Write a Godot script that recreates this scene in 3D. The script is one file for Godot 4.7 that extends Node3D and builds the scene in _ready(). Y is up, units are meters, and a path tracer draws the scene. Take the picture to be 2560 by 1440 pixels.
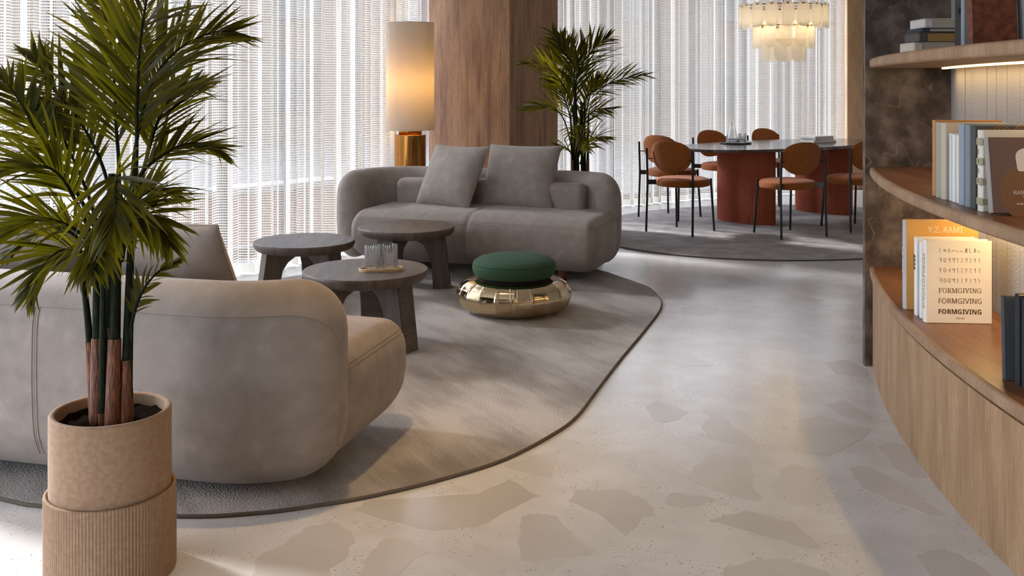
extends Node3D
# A lounge with two collar-back sofas, a dining corner by sheer curtains and a curved bookcase.
# Plan coordinates: x to the right, d = depth away from the viewer (d = -z), y up, metres.

var M := {}
var taken := {}
var rng := RandomNumberGenerator.new()

# ------------------------------------------------------------------ mesh builder
class MB:
	var v := PackedVector3Array()
	var uv := PackedVector2Array()
	var ix := PackedInt32Array()
	func quad(a: Vector3, b: Vector3, c: Vector3, d: Vector3, ua := Vector2.ZERO, ub := Vector2.RIGHT, uc := Vector2.ONE, ud := Vector2.DOWN) -> void:
		var n := v.size()
		v.append_array(PackedVector3Array([a, b, c, d]))
		uv.append_array(PackedVector2Array([ua, ub, uc, ud]))
		ix.append_array(PackedInt32Array([n, n + 1, n + 2, n, n + 2, n + 3]))
	func tri(a: Vector3, b: Vector3, c: Vector3) -> void:
		var n := v.size()
		v.append_array(PackedVector3Array([a, b, c]))
		uv.append_array(PackedVector2Array([Vector2.ZERO, Vector2.RIGHT, Vector2.ONE]))
		ix.append_array(PackedInt32Array([n, n + 1, n + 2]))
	# rows of points; neighbours joined, columns closed into a ring if asked
	func grid(rows: Array, closed := false, flip := false, uvs := []) -> void:
		var n := v.size()
		var w: int = rows[0].size()
		for i in rows.size():
			v.append_array(rows[i])
			for j in w:
				uv.append(uvs[i][j] if uvs else Vector2(float(j) / (w - 1 if w > 1 else 1), float(i) / maxi(1, rows.size() - 1)))
		for i in rows.size() - 1:
			for j in (w if closed else w - 1):
				var k := (j + 1) % w
				var a := n + i * w + j
				var b := n + i * w + k
				var c := n + (i + 1) * w + k
				var d := n + (i + 1) * w + j
				if flip:
					ix.append_array(PackedInt32Array([a, c, b, a, d, c]))
				else:
					ix.append_array(PackedInt32Array([a, b, c, a, c, d]))
	# box with bevelled edges
	func box(c: Vector3, s: Vector3, e := 0.004, b := Basis.IDENTITY) -> void:
		var h := s / 2.0
		e = minf(e, minf(h.x, minf(h.y, h.z)) * 0.9)
		var ax := [Vector3.RIGHT, Vector3.UP, Vector3.BACK]
		for k in 3:
			for sg in [-1.0, 1.0]:
				var u := (k + 1) % 3
				var w := (k + 2) % 3
				var p := []
				for q in [[-1, -1], [1, -1], [1, 1], [-1, 1]]:
					p.append(c + b * (ax[k] * h[k] * sg + ax[u] * (h[u] - e) * q[0] + ax[w] * (h[w] - e) * q[1]))
				if sg > 0:
					quad(p[3], p[2], p[1], p[0])
				else:
					quad(p[0], p[1], p[2], p[3])
		for k in 3:
			var u := (k + 1) % 3
			var w := (k + 2) % 3
			for su in [-1.0, 1.0]:
				for sw in [-1.0, 1.0]:
					var o := []
					for sk in [-1.0, 1.0]:
						var along: Vector3 = ax[k] * (h[k] - e) * sk
						o.append(c + b * (along + ax[u] * h[u] * su + ax[w] * (h[w] - e) * sw))
						o.append(c + b * (along + ax[u] * (h[u] - e) * su + ax[w] * h[w] * sw))
					if su * sw > 0:
						quad(o[0], o[2], o[3], o[1])
					else:
						quad(o[1], o[3], o[2], o[0])
		for sx in [-1.0, 1.0]:
			for sy in [-1.0, 1.0]:
				for sz in [-1.0, 1.0]:
					var t := [Vector3(h.x, h.y - e, h.z - e), Vector3(h.x - e, h.y, h.z - e), Vector3(h.x - e, h.y - e, h.z)]
					var sgn := Vector3(sx, sy, sz)
					if sx * sy * sz > 0:
						tri(c + b * (t[0] * sgn), c + b * (t[2] * sgn), c + b * (t[1] * sgn))
					else:
						tri(c + b * (t[0] * sgn), c + b * (t[1] * sgn), c + b * (t[2] * sgn))
	# tube along points with radii (one number or one per point)
	func tube(p: Array, r, sides := 8, caps := true) -> void:
		var rows := []
		var side := Vector3.ZERO
		for i in p.size():
			var t: Vector3 = (p[mini(i + 1, p.size() - 1)] - p[maxi(i - 1, 0)]).normalized()
			if side == Vector3.ZERO:
				side = t.cross(Vector3.UP if absf(t.y) < 0.9 else Vector3.RIGHT).normalized()
			side = (side - t * side.dot(t)).normalized()
			var up := side.cross(t)
			var rad: float = r[i] if r is Array else r
			var ring := PackedVector3Array()
			for k in sides:
				var a := TAU * k / sides
				ring.append(p[i] + (side * cos(a) + up * sin(a)) * rad)
			rows.append(ring)
		grid(rows, true, true)
		if caps:
			for e in [0, p.size() - 1]:
				for k in sides:
					var a: Vector3 = rows[e][k]
					var b: Vector3 = rows[e][(k + 1) % sides]
					if e == 0:
						tri(p[e], b, a)
					else:
						tri(p[e], a, b)
	# turned shape: profile of (radius, height) from bottom to top
	func lathe(prof: Array, sides := 32, c := Vector3.ZERO, wave := 0.0, waves := 0, sx := 1.0, sz := 1.0) -> void:
		var rows := []
		for q in prof:
			var ring := PackedVector3Array()
			for k in sides:
				var a := TAU * k / sides
				var r: float = q.x * (1.0 + (wave * cos(a * waves) if waves else 0.0))
				ring.append(c + Vector3(cos(a) * r * sx, q.y, sin(a) * r * sz))
			rows.append(ring)
		grid(rows, true, false)
	# flat outline in plan (x, z) between two heights, optionally with a bevelled top edge
	func prism(poly: PackedVector2Array, y0: float, y1: float, bevel := 0.0) -> void:
		if Geometry2D.is_polygon_clockwise(poly):
			poly.reverse()
		var top := poly
		if bevel > 0.0:
			var n := poly.size()
			top = PackedVector2Array()
			for i in n:
				var t := (poly[(i + 1) % n] - poly[(i - 1 + n) % n]).normalized()
				top.append(poly[i] - Vector2(t.y, -t.x) * bevel)
		var t := Geometry2D.triangulate_polygon(top)
		var n0 := v.size()
		for q in top:
			v.append(Vector3(q.x, y1, q.y))
			uv.append(q)
		for i in range(0, t.size(), 3):
			var a := top[t[i]]
			var b := top[t[i + 1]]
			var c := top[t[i + 2]]
			if (b - a).cross(c - a) > 0:
				ix.append_array(PackedInt32Array([n0 + t[i], n0 + t[i + 1], n0 + t[i + 2]]))
			else:
				ix.append_array(PackedInt32Array([n0 + t[i], n0 + t[i + 2], n0 + t[i + 1]]))
		var n := poly.size()
		for i in n:
			var j := (i + 1) % n
			var a := Vector3(poly[i].x, y0, poly[i].y)
			var b := Vector3(poly[j].x, y0, poly[j].y)
			var c := Vector3(poly[j].x, y1 - bevel, poly[j].y)
			var d := Vector3(poly[i].x, y1 - bevel, poly[i].y)
			quad(a, b, c, d, poly[i], poly[j], poly[j], poly[i])
			if bevel > 0.0:
				quad(d, c, Vector3(top[j].x, y1, top[j].y), Vector3(top[i].x, y1, top[i].y), poly[i], poly[j], top[j], top[i])
		for i in range(0, t.size(), 3):
			tri(Vector3(top[t[i]].x, y0, top[t[i]].y), Vector3(top[t[i + 2]].x, y0, top[t[i + 2]].y), Vector3(top[t[i + 1]].x, y0, top[t[i + 1]].y))
	# closed soft box: half sizes h, corner radii r, then bent by a function
	func soft(h: Vector3, r: Vector3, mid: Array, bend: Callable, arc := 6) -> void:
		var co := []
		for k in 3:
			var s := []
			for i in arc:
				s.append(-h[k] + r[k] * (1.0 - cos(PI / 2 * i / arc)) )
			for q in mid[k]:
				s.append(lerpf(-h[k] + r[k], h[k] - r[k], q))
			for i in range(arc - 1, -1, -1):
				s.append(h[k] - r[k] * (1.0 - cos(PI / 2 * i / arc)))
			co.append(s)
		for k in 3:
			var u := (k + 1) % 3
			var w := (k + 2) % 3
			for sg in [-1.0, 1.0]:
				var rows := []
				for a in co[u]:
					var row := PackedVector3Array()
					for b in co[w]:
						var q := Vector3.ZERO
						q[k] = h[k] * sg
						q[u] = a
						q[w] = b
						var inner := q.clamp(-(h - r), h - r)
						var dv := (q - inner) / r
						var l := dv.length()
						row.append(bend.call(inner + (dv / l if l > 0 else dv) * r))
					rows.append(row)
				grid(rows, false, sg < 0)
	func mesh(weld := false) -> ArrayMesh:
		var nn := PackedVector3Array()
		nn.resize(v.size())
		for i in range(0, ix.size(), 3):
			var a := v[ix[i]]
			var f := (v[ix[i + 2]] - a).cross(v[ix[i + 1]] - a)
			nn[ix[i]] += f
			nn[ix[i + 1]] += f
			nn[ix[i + 2]] += f
		if weld:
			var at := {}
			for i in v.size():
				var key := Vector3i((v[i] * 20000.0).round())
				at[key] = at.get(key, Vector3.ZERO) + nn[i]
			for i in v.size():
				nn[i] = at[Vector3i((v[i] * 20000.0).round())]
		for i in nn.size():
			nn[i] = nn[i].normalized() if nn[i].length_squared() > 0 else Vector3.UP
		var arr := []
		arr.resize(Mesh.ARRAY_MAX)
		arr[Mesh.ARRAY_VERTEX] = v
		arr[Mesh.ARRAY_NORMAL] = nn
		arr[Mesh.ARRAY_TEX_UV] = uv
		arr[Mesh.ARRAY_INDEX] = ix
		var m := ArrayMesh.new()
		m.add_surface_from_arrays(Mesh.PRIMITIVE_TRIANGLES, arr)
		return m

# ------------------------------------------------------------------ naming and placing
func D(x: float, y: float, d: float) -> Vector3:
	return Vector3(x, y, -d)

func numbered(called: String) -> String:
	taken[called] = taken.get(called, -1) + 1
	return called if taken[called] == 0 else "%s_%03d" % [called, taken[called]]

func tag(o: Node, label: String, category: String, group := "") -> Node:
	o.set_meta("label", label)
	o.set_meta("category", category)
	if group:
		o.set_meta("group", group)
	return o

func thing(called: String, label: String, category: String, at: Vector3, turn := 0.0, group := "") -> Node3D:
	var o := Node3D.new()
	o.name = numbered(called)
	add_child(o)
	o.position = at
	o.rotation.y = turn
	tag(o, label, category, group)
	return o

func obj(called: String, m: Mesh, mat: Material, parent: Node = null) -> MeshInstance3D:
	var o := MeshInstance3D.new()
	o.mesh = m
	o.material_override = mat
	if parent == null:
		o.name = numbered(called)
		add_child(o)
	else:
		o.name = called
		parent.add_child(o, true)
	return o

func struct(called: String, m: Mesh, mat: Material, label := "") -> MeshInstance3D:
	var o := obj(called, m, mat)
	o.set_meta("kind", "structure")
	if label:
		o.set_meta("label", label)
	return o

func catmull(p: Array, n: int, closed := false) -> Array:
	var out := []
	var last := p.size() if closed else p.size() - 1
	for i in last:
		var k := p.size()
		var p0 = p[(i - 1 + k) % k] if closed or i > 0 else p[0] * 2.0 - p[1]
		var p1 = p[i]
		var p2 = p[(i + 1) % k]
		var p3 = p[(i + 2) % k] if closed or i + 2 < k else p2 * 2.0 - p1
		for j in n:
			out.append(p1.cubic_interpolate(p2, p0, p3, float(j) / n))
	if not closed:
		out.append(p[p.size() - 1])
	return out

func facing(fx: float, fd: float) -> float:
	return atan2(fx, -fd)

# ------------------------------------------------------------------ materials
func noise(freq: float, oct := 4, kind := FastNoiseLite.TYPE_SIMPLEX_SMOOTH, sd := 1) -> FastNoiseLite:
	var n := FastNoiseLite.new()
	n.noise_type = kind
	n.frequency = freq
	n.fractal_octaves = oct
	n.seed = sd
	return n

func ramp(stops: Array) -> Gradient:
	var g := Gradient.new()
	var o := PackedFloat32Array()
	var c := PackedColorArray()
	for s in stops:
		o.append(s[0])
		c.append(Color(s[1]))
	g.offsets = o
	g.colors = c
	return g

func ntex(n: FastNoiseLite, stops = null, size := 512, seam := true) -> NoiseTexture2D:
	var t := NoiseTexture2D.new()
	t.width = size
	t.height = size
	t.seamless = seam
	t.seamless_blend_skirt = 0.2
	t.noise = n
	if stops:
		t.color_ramp = ramp(stops)
	return t

func mat(col, rough := 0.6, metal := 0.0) -> StandardMaterial3D:
	var m := StandardMaterial3D.new()
	m.albedo_color = Color(col)
	m.roughness = rough
	m.metallic = metal
	return m

func tri(m: StandardMaterial3D, sc: Vector3, world := false) -> StandardMaterial3D:
	m.uv1_triplanar = true
	m.uv1_world_triplanar = world
	m.uv1_scale = sc
	m.uv1_triplanar_sharpness = 4.0
	return m

func textured(tex: Texture2D, rough: float, sc: Vector3, bump: Texture2D = null, depth := 0.1, world := false) -> StandardMaterial3D:
	var m := mat("ffffff", rough)
	m.albedo_texture = tex
	if bump:
		m.heightmap_enabled = true
		m.heightmap_texture = bump
		m.heightmap_scale = depth
	return tri(m, sc, world)

func image(w: int, h: int, f: Callable, alpha := false) -> ImageTexture:
	var im := Image.create(w, h, false, Image.FORMAT_RGBA8 if alpha else Image.FORMAT_RGB8)
	for y in h:
		for x in w:
			im.set_pixel(x, y, f.call(x, y))
	return ImageTexture.create_from_image(im)

func wood_tex(cols: Array, sd: int, figure := 1.0) -> ImageTexture:
	# straight grain running along the picture's height, with pores and slow figure
	var slow := noise(0.010, 3, FastNoiseLite.TYPE_SIMPLEX_SMOOTH, sd)
	var line := noise(0.05, 4, FastNoiseLite.TYPE_SIMPLEX, sd + 1)
	var pore := noise(0.22, 2, FastNoiseLite.TYPE_SIMPLEX, sd + 2)
	var a := Color(cols[0])
	var c := Color(cols[1])
	var e := Color(cols[2])
	return image(512, 512, func(x, y):
		var yy := absf(256.0 - y)
		var s := slow.get_noise_2d(x * 1.2, yy * 0.35) * 0.9 * figure + line.get_noise_2d(x * 2.2, yy * 0.16) * 0.55
		var r := c.lerp(e, clampf(s * 1.2, 0, 1)) if s > 0 else c.lerp(a, clampf(-s * 1.2, 0, 1))
		var q := pore.get_noise_2d(x * 2.4, yy * 0.14)
		return r.lerp(a, clampf((q - 0.25) * 1.6, 0, 0.5)))

func make_materials() -> void:
	var fine := ntex(noise(0.09, 3, FastNoiseLite.TYPE_SIMPLEX, 5))
	var grain := ntex(noise(0.03, 5, FastNoiseLite.TYPE_SIMPLEX, 8))
	# nubuck leather of both sofas, one hide, cloudy
	var hide := ntex(noise(0.02, 5, FastNoiseLite.TYPE_SIMPLEX_SMOOTH, 3), [[0.0, "85796f"], [0.35, "8f8379"], [0.7, "95897f"], [1.0, "a2968c"]])
	M.hide = textured(hide, 0.78, Vector3.ONE * 0.9, fine, 0.04)
	M.hide.rim_enabled = true
	M.hide.rim = 0.35
	M.hide.rim_tint = 0.6
	M.seam = mat("877a6e", 0.9)
	# woods
	var oak := ntex(noise(0.02, 5, FastNoiseLite.TYPE_SIMPLEX, 11), [[0.0, "8a6440"], [0.4, "a37b54"], [0.6, "b08a62"], [1.0, "c09b72"]])
	M.oak = textured(wood_tex(["8e6c4b", "a98661", "b99973"], 11), 0.55, Vector3(1.3, 0.8, 1.3), grain, 0.03)
	M.oak_shaded = textured(wood_tex(["5f3b22", "7d5234", "93664a"], 14), 0.34, Vector3(1.3, 1.3, 0.8))  # same oak darkened, shade of the shelf tops put into its colour
	M.oak_edge = textured(wood_tex(["8a6a4c", "a08061", "b29272"], 17), 0.6, Vector3(1.3, 1.3, 0.8), grain, 0.03)
	M.column = textured(wood_tex(["6b482b", "986d47", "b0895f"], 20), 0.6, Vector3(0.9, 0.45, 0.9), grain, 0.04)
	M.smoked = textured(wood_tex(["40342a", "5f5044", "756659"], 23, 0.8), 0.48, Vector3(1.6, 1.6, 1.0), grain, 0.03)
	M.ash = textured(wood_tex(["c09a68", "dcbb8b", "ead0a8"], 26), 0.5, Vector3(2, 8, 4))
	# clay of the planters
	var clay := ntex(noise(0.035, 6, FastNoiseLite.TYPE_SIMPLEX, 41), [[0.0, "7d6048"], [0.1, "997a5e"], [0.5, "a18266"], [0.9, "a98b6f"], [1.0, "b0947a"]])
	M.clay = textured(clay, 0.85, Vector3.ONE * 2.2, grain, 0.08)
	M.soil = textured(ntex(noise(0.08, 4, FastNoiseLite.TYPE_SIMPLEX, 42), [[0.0, "0d0806"], [0.5, "241a13"], [1.0, "3d2e22"]]), 1.0, Vector3.ONE * 5.0, fine, 0.6)
	M.soil.metallic_specular = 0.1
	M.stalk = textured(ntex(noise(0.03, 3, FastNoiseLite.TYPE_SIMPLEX, 43), [[0.0, "0e1208"], [0.6, "191f0d"], [1.0, "2e3515"]]), 0.65, Vector3(6, 1, 6))
	M.stalk.metallic_specular = 0.25
	M.sheath = textured(ntex(noise(0.03, 5, FastNoiseLite.TYPE_SIMPLEX, 44), [[0.0, "331708"], [0.45, "5f3116"], [0.65, "7b441f"], [1.0, "a5703f"]]), 0.6, Vector3(9, 0.9, 9), grain, 0.08)
	for k in 3:
		var lf := mat(["1a2109", "1d240a", "181e09"][k], 0.55)
		lf.metallic_specular = 0.25
		lf.backlight_enabled = true
		lf.backlight = Color(["918712", "988d14", "8a8011"][k])
		M["leaf%d" % k] = lf
	# metals
	M.gold = mat("d3bd9a", 0.1, 1.0)
	M.brass = mat("a8763c", 0.16, 1.0)
	M.bronze = mat("8a5a30", 0.3, 1.0)
	M.steel = mat("3c3a39", 0.34, 0.85)
	M.velvet = textured(ntex(noise(0.02, 3, FastNoiseLite.TYPE_SIMPLEX, 51), [[0.0, "8c490b"], [0.5, "944f0d"], [1.0, "9c5712"]]), 0.85, Vector3.ONE * 2.0, fine, 0.02)
	M.velvet.rim_enabled = true
	M.velvet.rim = 0.2
	M.velvet.rim_tint = 0.7
	M.green = textured(ntex(noise(0.04, 3, FastNoiseLite.TYPE_SIMPLEX, 52), [[0.0, "26432b"], [0.5, "2e4d33"], [1.0, "37573b"]]), 0.9, Vector3.ONE * 3.0, fine, 0.04)
	M.terracotta = textured(ntex(noise(0.04, 4, FastNoiseLite.TYPE_SIMPLEX, 53), [[0.0, "84391e"], [0.5, "9a4726"], [1.0, "ab5431"]]), 0.8, Vector3.ONE * 2.5, fine, 0.05)
	M.lining = mat("17120f", 0.9)
	# stone
	var vn := noise(0.006, 2, FastNoiseLite.TYPE_SIMPLEX_SMOOTH, 61)
	var v2 := noise(0.012, 2, FastNoiseLite.TYPE_SIMPLEX_SMOOTH, 62)
	var v3 := noise(0.02, 3, FastNoiseLite.TYPE_SIMPLEX_SMOOTH, 66)
	var cl := noise(0.012, 6, FastNoiseLite.TYPE_SIMPLEX_SMOOTH, 63)
	var ms := noise(0.012, 2, FastNoiseLite.TYPE_SIMPLEX_SMOOTH, 64)
	M.marble = textured(image(1024, 1024, func(x, y):
		var c := Color("463b33").lerp(Color("796b5f"), clampf(cl.get_noise_2d(x * 1.5, y * 1.5) * 1.2 + 0.45, 0, 1))
		var p1 := Vector2(x, y).rotated(0.6)
		var p2 := Vector2(x, y).rotated(-0.35)
		var a := absf(vn.get_noise_2d(p1.x * 3.0, p1.y * 1.2)) * 44.0
		var b := absf(v2.get_noise_2d(p2.x * 2.6, p2.y * 1.1)) * 36.0
		var h := absf(v3.get_noise_2d(p1.x * 1.2, p1.y * 3.0)) * 24.0
		var g := clampf(ms.get_noise_2d(x, y) * 2.4 + 0.4, 0, 1)
		c = c.lerp(Color("bda48c"), clampf(1.0 - a, 0, 1) * 0.75 * g)
		c = c.lerp(Color("998472"), clampf(1.0 - h, 0, 1) * 0.35 * (1.0 - 0.6 * g))
		return c.lerp(Color("a48e7b"), clampf(1.0 - b, 0, 1) * 0.6 * (1.0 - g))), 0.28, Vector3.ONE * 0.33)
	M.concrete = textured(ntex(noise(0.2, 3, FastNoiseLite.TYPE_SIMPLEX, 71), [[0.0, "6c6a69"], [0.25, "92908e"], [0.75, "9f9d9a"], [1.0, "b9b6b2"]]), 0.95, Vector3(1.5, 1.5, 1.5), fine, 0.15)
	M.tabletop = textured(ntex(noise(0.01, 5, FastNoiseLite.TYPE_SIMPLEX, 72), [[0.0, "2d2825"], [0.5, "4a423d"], [1.0, "6b6058"]]), 0.16, Vector3.ONE * 0.9)
	# terrazzo ground with scattered fine chips
	var fl := noise(0.006, 4, FastNoiseLite.TYPE_SIMPLEX_SMOOTH, 81)
	var chipmask := noise(0.008, 2, FastNoiseLite.TYPE_SIMPLEX_SMOOTH, 82)
	var im := Image.create(1024, 1024, false, Image.FORMAT_RGB8)
	for y in 1024:
		for x in 1024:
			var wx := minf(x, 1023 - x) / 512.0
			im.set_pixel(x, y, Color("d1cec9").lerp(Color("dcdad6"), clampf(fl.get_noise_2d(absf(512 - x), absf(512 - y)) * 1.3 + 0.5, 0, 1)))
	rng.seed = 9
	for k in 24000:
		var x := rng.randi() % 1020 + 2
		var y := rng.randi() % 1020 + 2
		if chipmask.get_noise_2d(absf(512 - x), absf(512 - y)) < rng.randf_range(-0.2, 0.5):
			continue
		var c: Color = [Color("a59a8d"), Color("b3a797"), Color("97887a"), Color("efebe4"), Color("bdb4a8"), Color("8c7664")][rng.randi() % 6]
		var w := rng.randi() % 2 + 1
		im.fill_rect(Rect2i(x, y, w, 1 if rng.randf() < 0.75 else 2), c)
	M.floor = textured(ImageTexture.create_from_image(im), 0.2, Vector3.ONE * 0.45, null, 0.0, true)
	for k in 4:
		M["stone%d" % k] = textured(ntex(noise(0.015, 4, FastNoiseLite.TYPE_SIMPLEX, 85 + k), [[0.0, ["c7c3bc", "cbc6be", "c3beb8", "cfcbc5"][k]], [1.0, ["cecac4", "d3cec6", "cac6bf", "d5d2cc"][k]]], 256), 0.2, Vector3.ONE * 0.9, null, 0.0, true)
	# rugs: hand-loomed pile, streaked lengthwise
	var r1 := noise(0.008, 4, FastNoiseLite.TYPE_SIMPLEX_SMOOTH, 91)
	var r2 := noise(0.03, 3, FastNoiseLite.TYPE_SIMPLEX, 92)
	var r3 := noise(0.25, 2, FastNoiseLite.TYPE_SIMPLEX, 93)
	M.rug = mat("ffffff", 0.95)
	M.rug.albedo_texture = image(1024, 1024, func(x, y):
		x = absf(512 - x)
		y = absf(512 - y)
		var s := r1.get_noise_2d(x * 0.8, y * 0.55) * 0.8 + r2.get_noise_2d(x * 1.6, y * 0.3) * 0.1 + r3.get_noise_2d(x * 1.2, y * 0.8) * 0.2
		return Color("7f766d").lerp(Color("b3aca4"), clampf(s * 1.3 + 0.6, 0, 1)))
	M.rug.heightmap_enabled = true
	M.rug.heightmap_texture = ntex(noise(0.3, 2, FastNoiseLite.TYPE_SIMPLEX, 94), null, 1024)
	M.rug.heightmap_scale = 0.3
	M.rug.uv1_scale = Vector3(0.36, 0.24, 1)
	M.rug.rim_enabled = true
	M.rug.rim = 0.25
	M.rug_edge = mat("5f5347", 0.95)
	M.rug2 = textured(ntex(noise(0.012, 5, FastNoiseLite.TYPE_SIMPLEX, 95), [[0.0, "8b8480"], [0.4, "9b9591"], [0.75, "a8a29d"], [1.0, "b8afa6"]]), 0.95, Vector3.ONE * 0.6, fine, 0.08)
	# open-weave curtain cloth: thick pale weft, small dark-tinted gaps, fold shading painted per column
	var cw := 832
	var ch := 296
	rng.seed = 4
	var jit := []
	for k in 256:
		jit.append(rng.randf())
	var fold_shade := []
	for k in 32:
		fold_shade.append(0.5 + 0.5 * sin(k * 0.39) * cos(k * 0.196 + 1.0))  # soft fold shading painted into the cloth as column tones
	M.sheer = mat("ffffff", 0.95)
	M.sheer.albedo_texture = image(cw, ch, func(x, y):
		var u := fmod(x, 26.0) / 26.0
		var w := fmod(y, 37.0) / 37.0
		var col := int(x / 26.0)
		var q: float = jit[(col * 31 + int(y / 37.0) * 7) % 256]
		var warp: float = jit[(x * 13 + int(y / 5.0) * 3) % 256]
		var c := Color("dcd6cb").lerp(Color("c2b8a8"), warp * 0.55 + 0.35 * fold_shade[col % 32])
		var fold_crest := col in [4, 5, 6, 15, 16, 23]  # brightness of fold crests painted in as paler columns without gaps
		var hole := absf(u - 0.5) < 0.27 and absf(w - 0.5) < 0.19 + 0.05 * q
		var slit := absf(w - 0.5) < 0.09 + 0.03 * q
		c.a = 0.9
		if fold_crest:
			c = c.lerp(Color("efebe3"), 0.6)
			c.a = 0.95
			if absf(u - 0.5) < 0.12 and absf(w - 0.5) < 0.1:
				c = Color("a89c8c")
		elif hole:
			c = Color("5e5041")
			c.a = 0.4
		elif slit:
			c = Color("a3968a")
			c.a = 0.8
		return c, true)
	M.sheer.transparency = BaseMaterial3D.TRANSPARENCY_ALPHA
	M.sheer.backlight_enabled = true
	M.sheer.backlight = Color(0.86, 0.86, 0.86)
	M.sheer.uv1_scale = Vector3(1.0 / 0.416, 1.0 / 0.148, 1)
	M.hem = mat("d9d1c4", 0.95)
	M.hem.backlight_enabled = true
	M.hem.backlight = Color(0.9, 0.9, 0.88)
	M.linen = textured(ntex(noise(0.12, 3, FastNoiseLite.TYPE_SIMPLEX, 99), [[0.0, "c6c0b5"], [0.5, "d1cbc1"], [1.0, "dbd6cc"]]), 0.95, Vector3(3, 1.2, 3))
	M.linen.backlight_enabled = true
	M.linen.backlight = Color(0.9, 0.86, 0.78)
	# glass
	M.glass = mat(Color(0.97, 0.98, 0.98, 0.06), 0.02)
	M.glass.transparency = BaseMaterial3D.TRANSPARENCY_ALPHA
	M.tumbler = mat(Color(0.97, 0.98, 0.98, 0.03), 0.02)
	M.tumbler.refraction_enabled = true
	M.tumbler.refraction_scale = 0.05
	M.tumbler.transparency = BaseMaterial3D.TRANSPARENCY_ALPHA
	M.plate = mat(Color(0.97, 0.96, 0.93, 0.62), 0.3)
	M.plate.transparency = BaseMaterial3D.TRANSPARENCY_ALPHA
	M.plate.backlight_enabled = true
	M.plate.backlight = Color(1, 0.97, 0.9)
	M.plate.heightmap_enabled = true
	M.plate.heightmap_texture = ntex(noise(0.06, 3, FastNoiseLite.TYPE_CELLULAR, 101), null, 256)
	M.plate.heightmap_scale = 0.5
	tri(M.plate, Vector3.ONE * 4.0)
	# building
	M.plaster = textured(ntex(noise(0.02, 4, FastNoiseLite.TYPE_SIMPLEX, 111), [[0.0, "cfc9c0"], [1.0, "dcd7cf"]], 256), 0.9, Vector3.ONE * 0.5)
	M.frame = mat("3a3734", 0.5)
	M.pane = mat(Color(0.9, 0.95, 0.95, 0.05), 0.02)
	M.pane.transparency = BaseMaterial3D.TRANSPARENCY_ALPHA
	M.paving = textured(ntex(noise(0.03, 4, FastNoiseLite.TYPE_SIMPLEX, 112), [[0.0, "4b4744"], [1.0, "5c5854"]], 256), 0.9, Vector3.ONE * 0.3, null, 0.0, true)
	M.brick = textured(ntex(noise(0.05, 4, FastNoiseLite.TYPE_SIMPLEX, 113), [[0.0, "7a4531"], [1.0, "9c614a"]], 256), 0.9, Vector3.ONE * 1.0)
	M.facade = textured(ntex(noise(0.03, 4, FastNoiseLite.TYPE_SIMPLEX, 114), [[0.0, "57493d"], [1.0, "6b5b4c"]], 256), 0.9, Vector3.ONE * 0.3)
	M.darkglass = mat("2b3238", 0.1)
	M.paper = mat("ece5d8", 0.9)
	M.paper_old = textured(ntex(noise(0.08, 3, FastNoiseLite.TYPE_SIMPLEX, 121), [[0.0, "a89a86"], [1.0, "cabda8"]], 256), 0.95, Vector3(0.6, 30, 0.6))
	M.leather = textured(ntex(noise(0.02, 5, FastNoiseLite.TYPE_SIMPLEX, 122), [[0.0, "4e220f"], [0.5, "6f3517"], [1.0, "8a4a25"]], 256), 0.6, Vector3.ONE * 4.0, fine, 0.04)

# ------------------------------------------------------------------ soft furniture
func collar_at(s: float, t: float) -> Vector3:
	# centre line of the wrapped back: straight 0.58 each way, then quarter turns of 0.40, then the arms
	var a := absf(s)
	var sg := signf(s) if s != 0 else 1.0
	var p: Vector2
	var n: Vector2
	if a <= 0.58:
		p = Vector2(a, -0.33)
		n = Vector2(0, -1)
	elif a <= 0.58 + 0.628:
		var q := (a - 0.58) / 0.4
		n = Vector2(sin(q), -cos(q))
		p = Vector2(0.58, 0.07) + n * 0.4
	else:
		n = Vector2(1, 0)
		p = Vector2(0.98, 0.07 + a - 1.208)
	p += n * t
	return Vector3(p.x * sg, 0, p.y)

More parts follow.
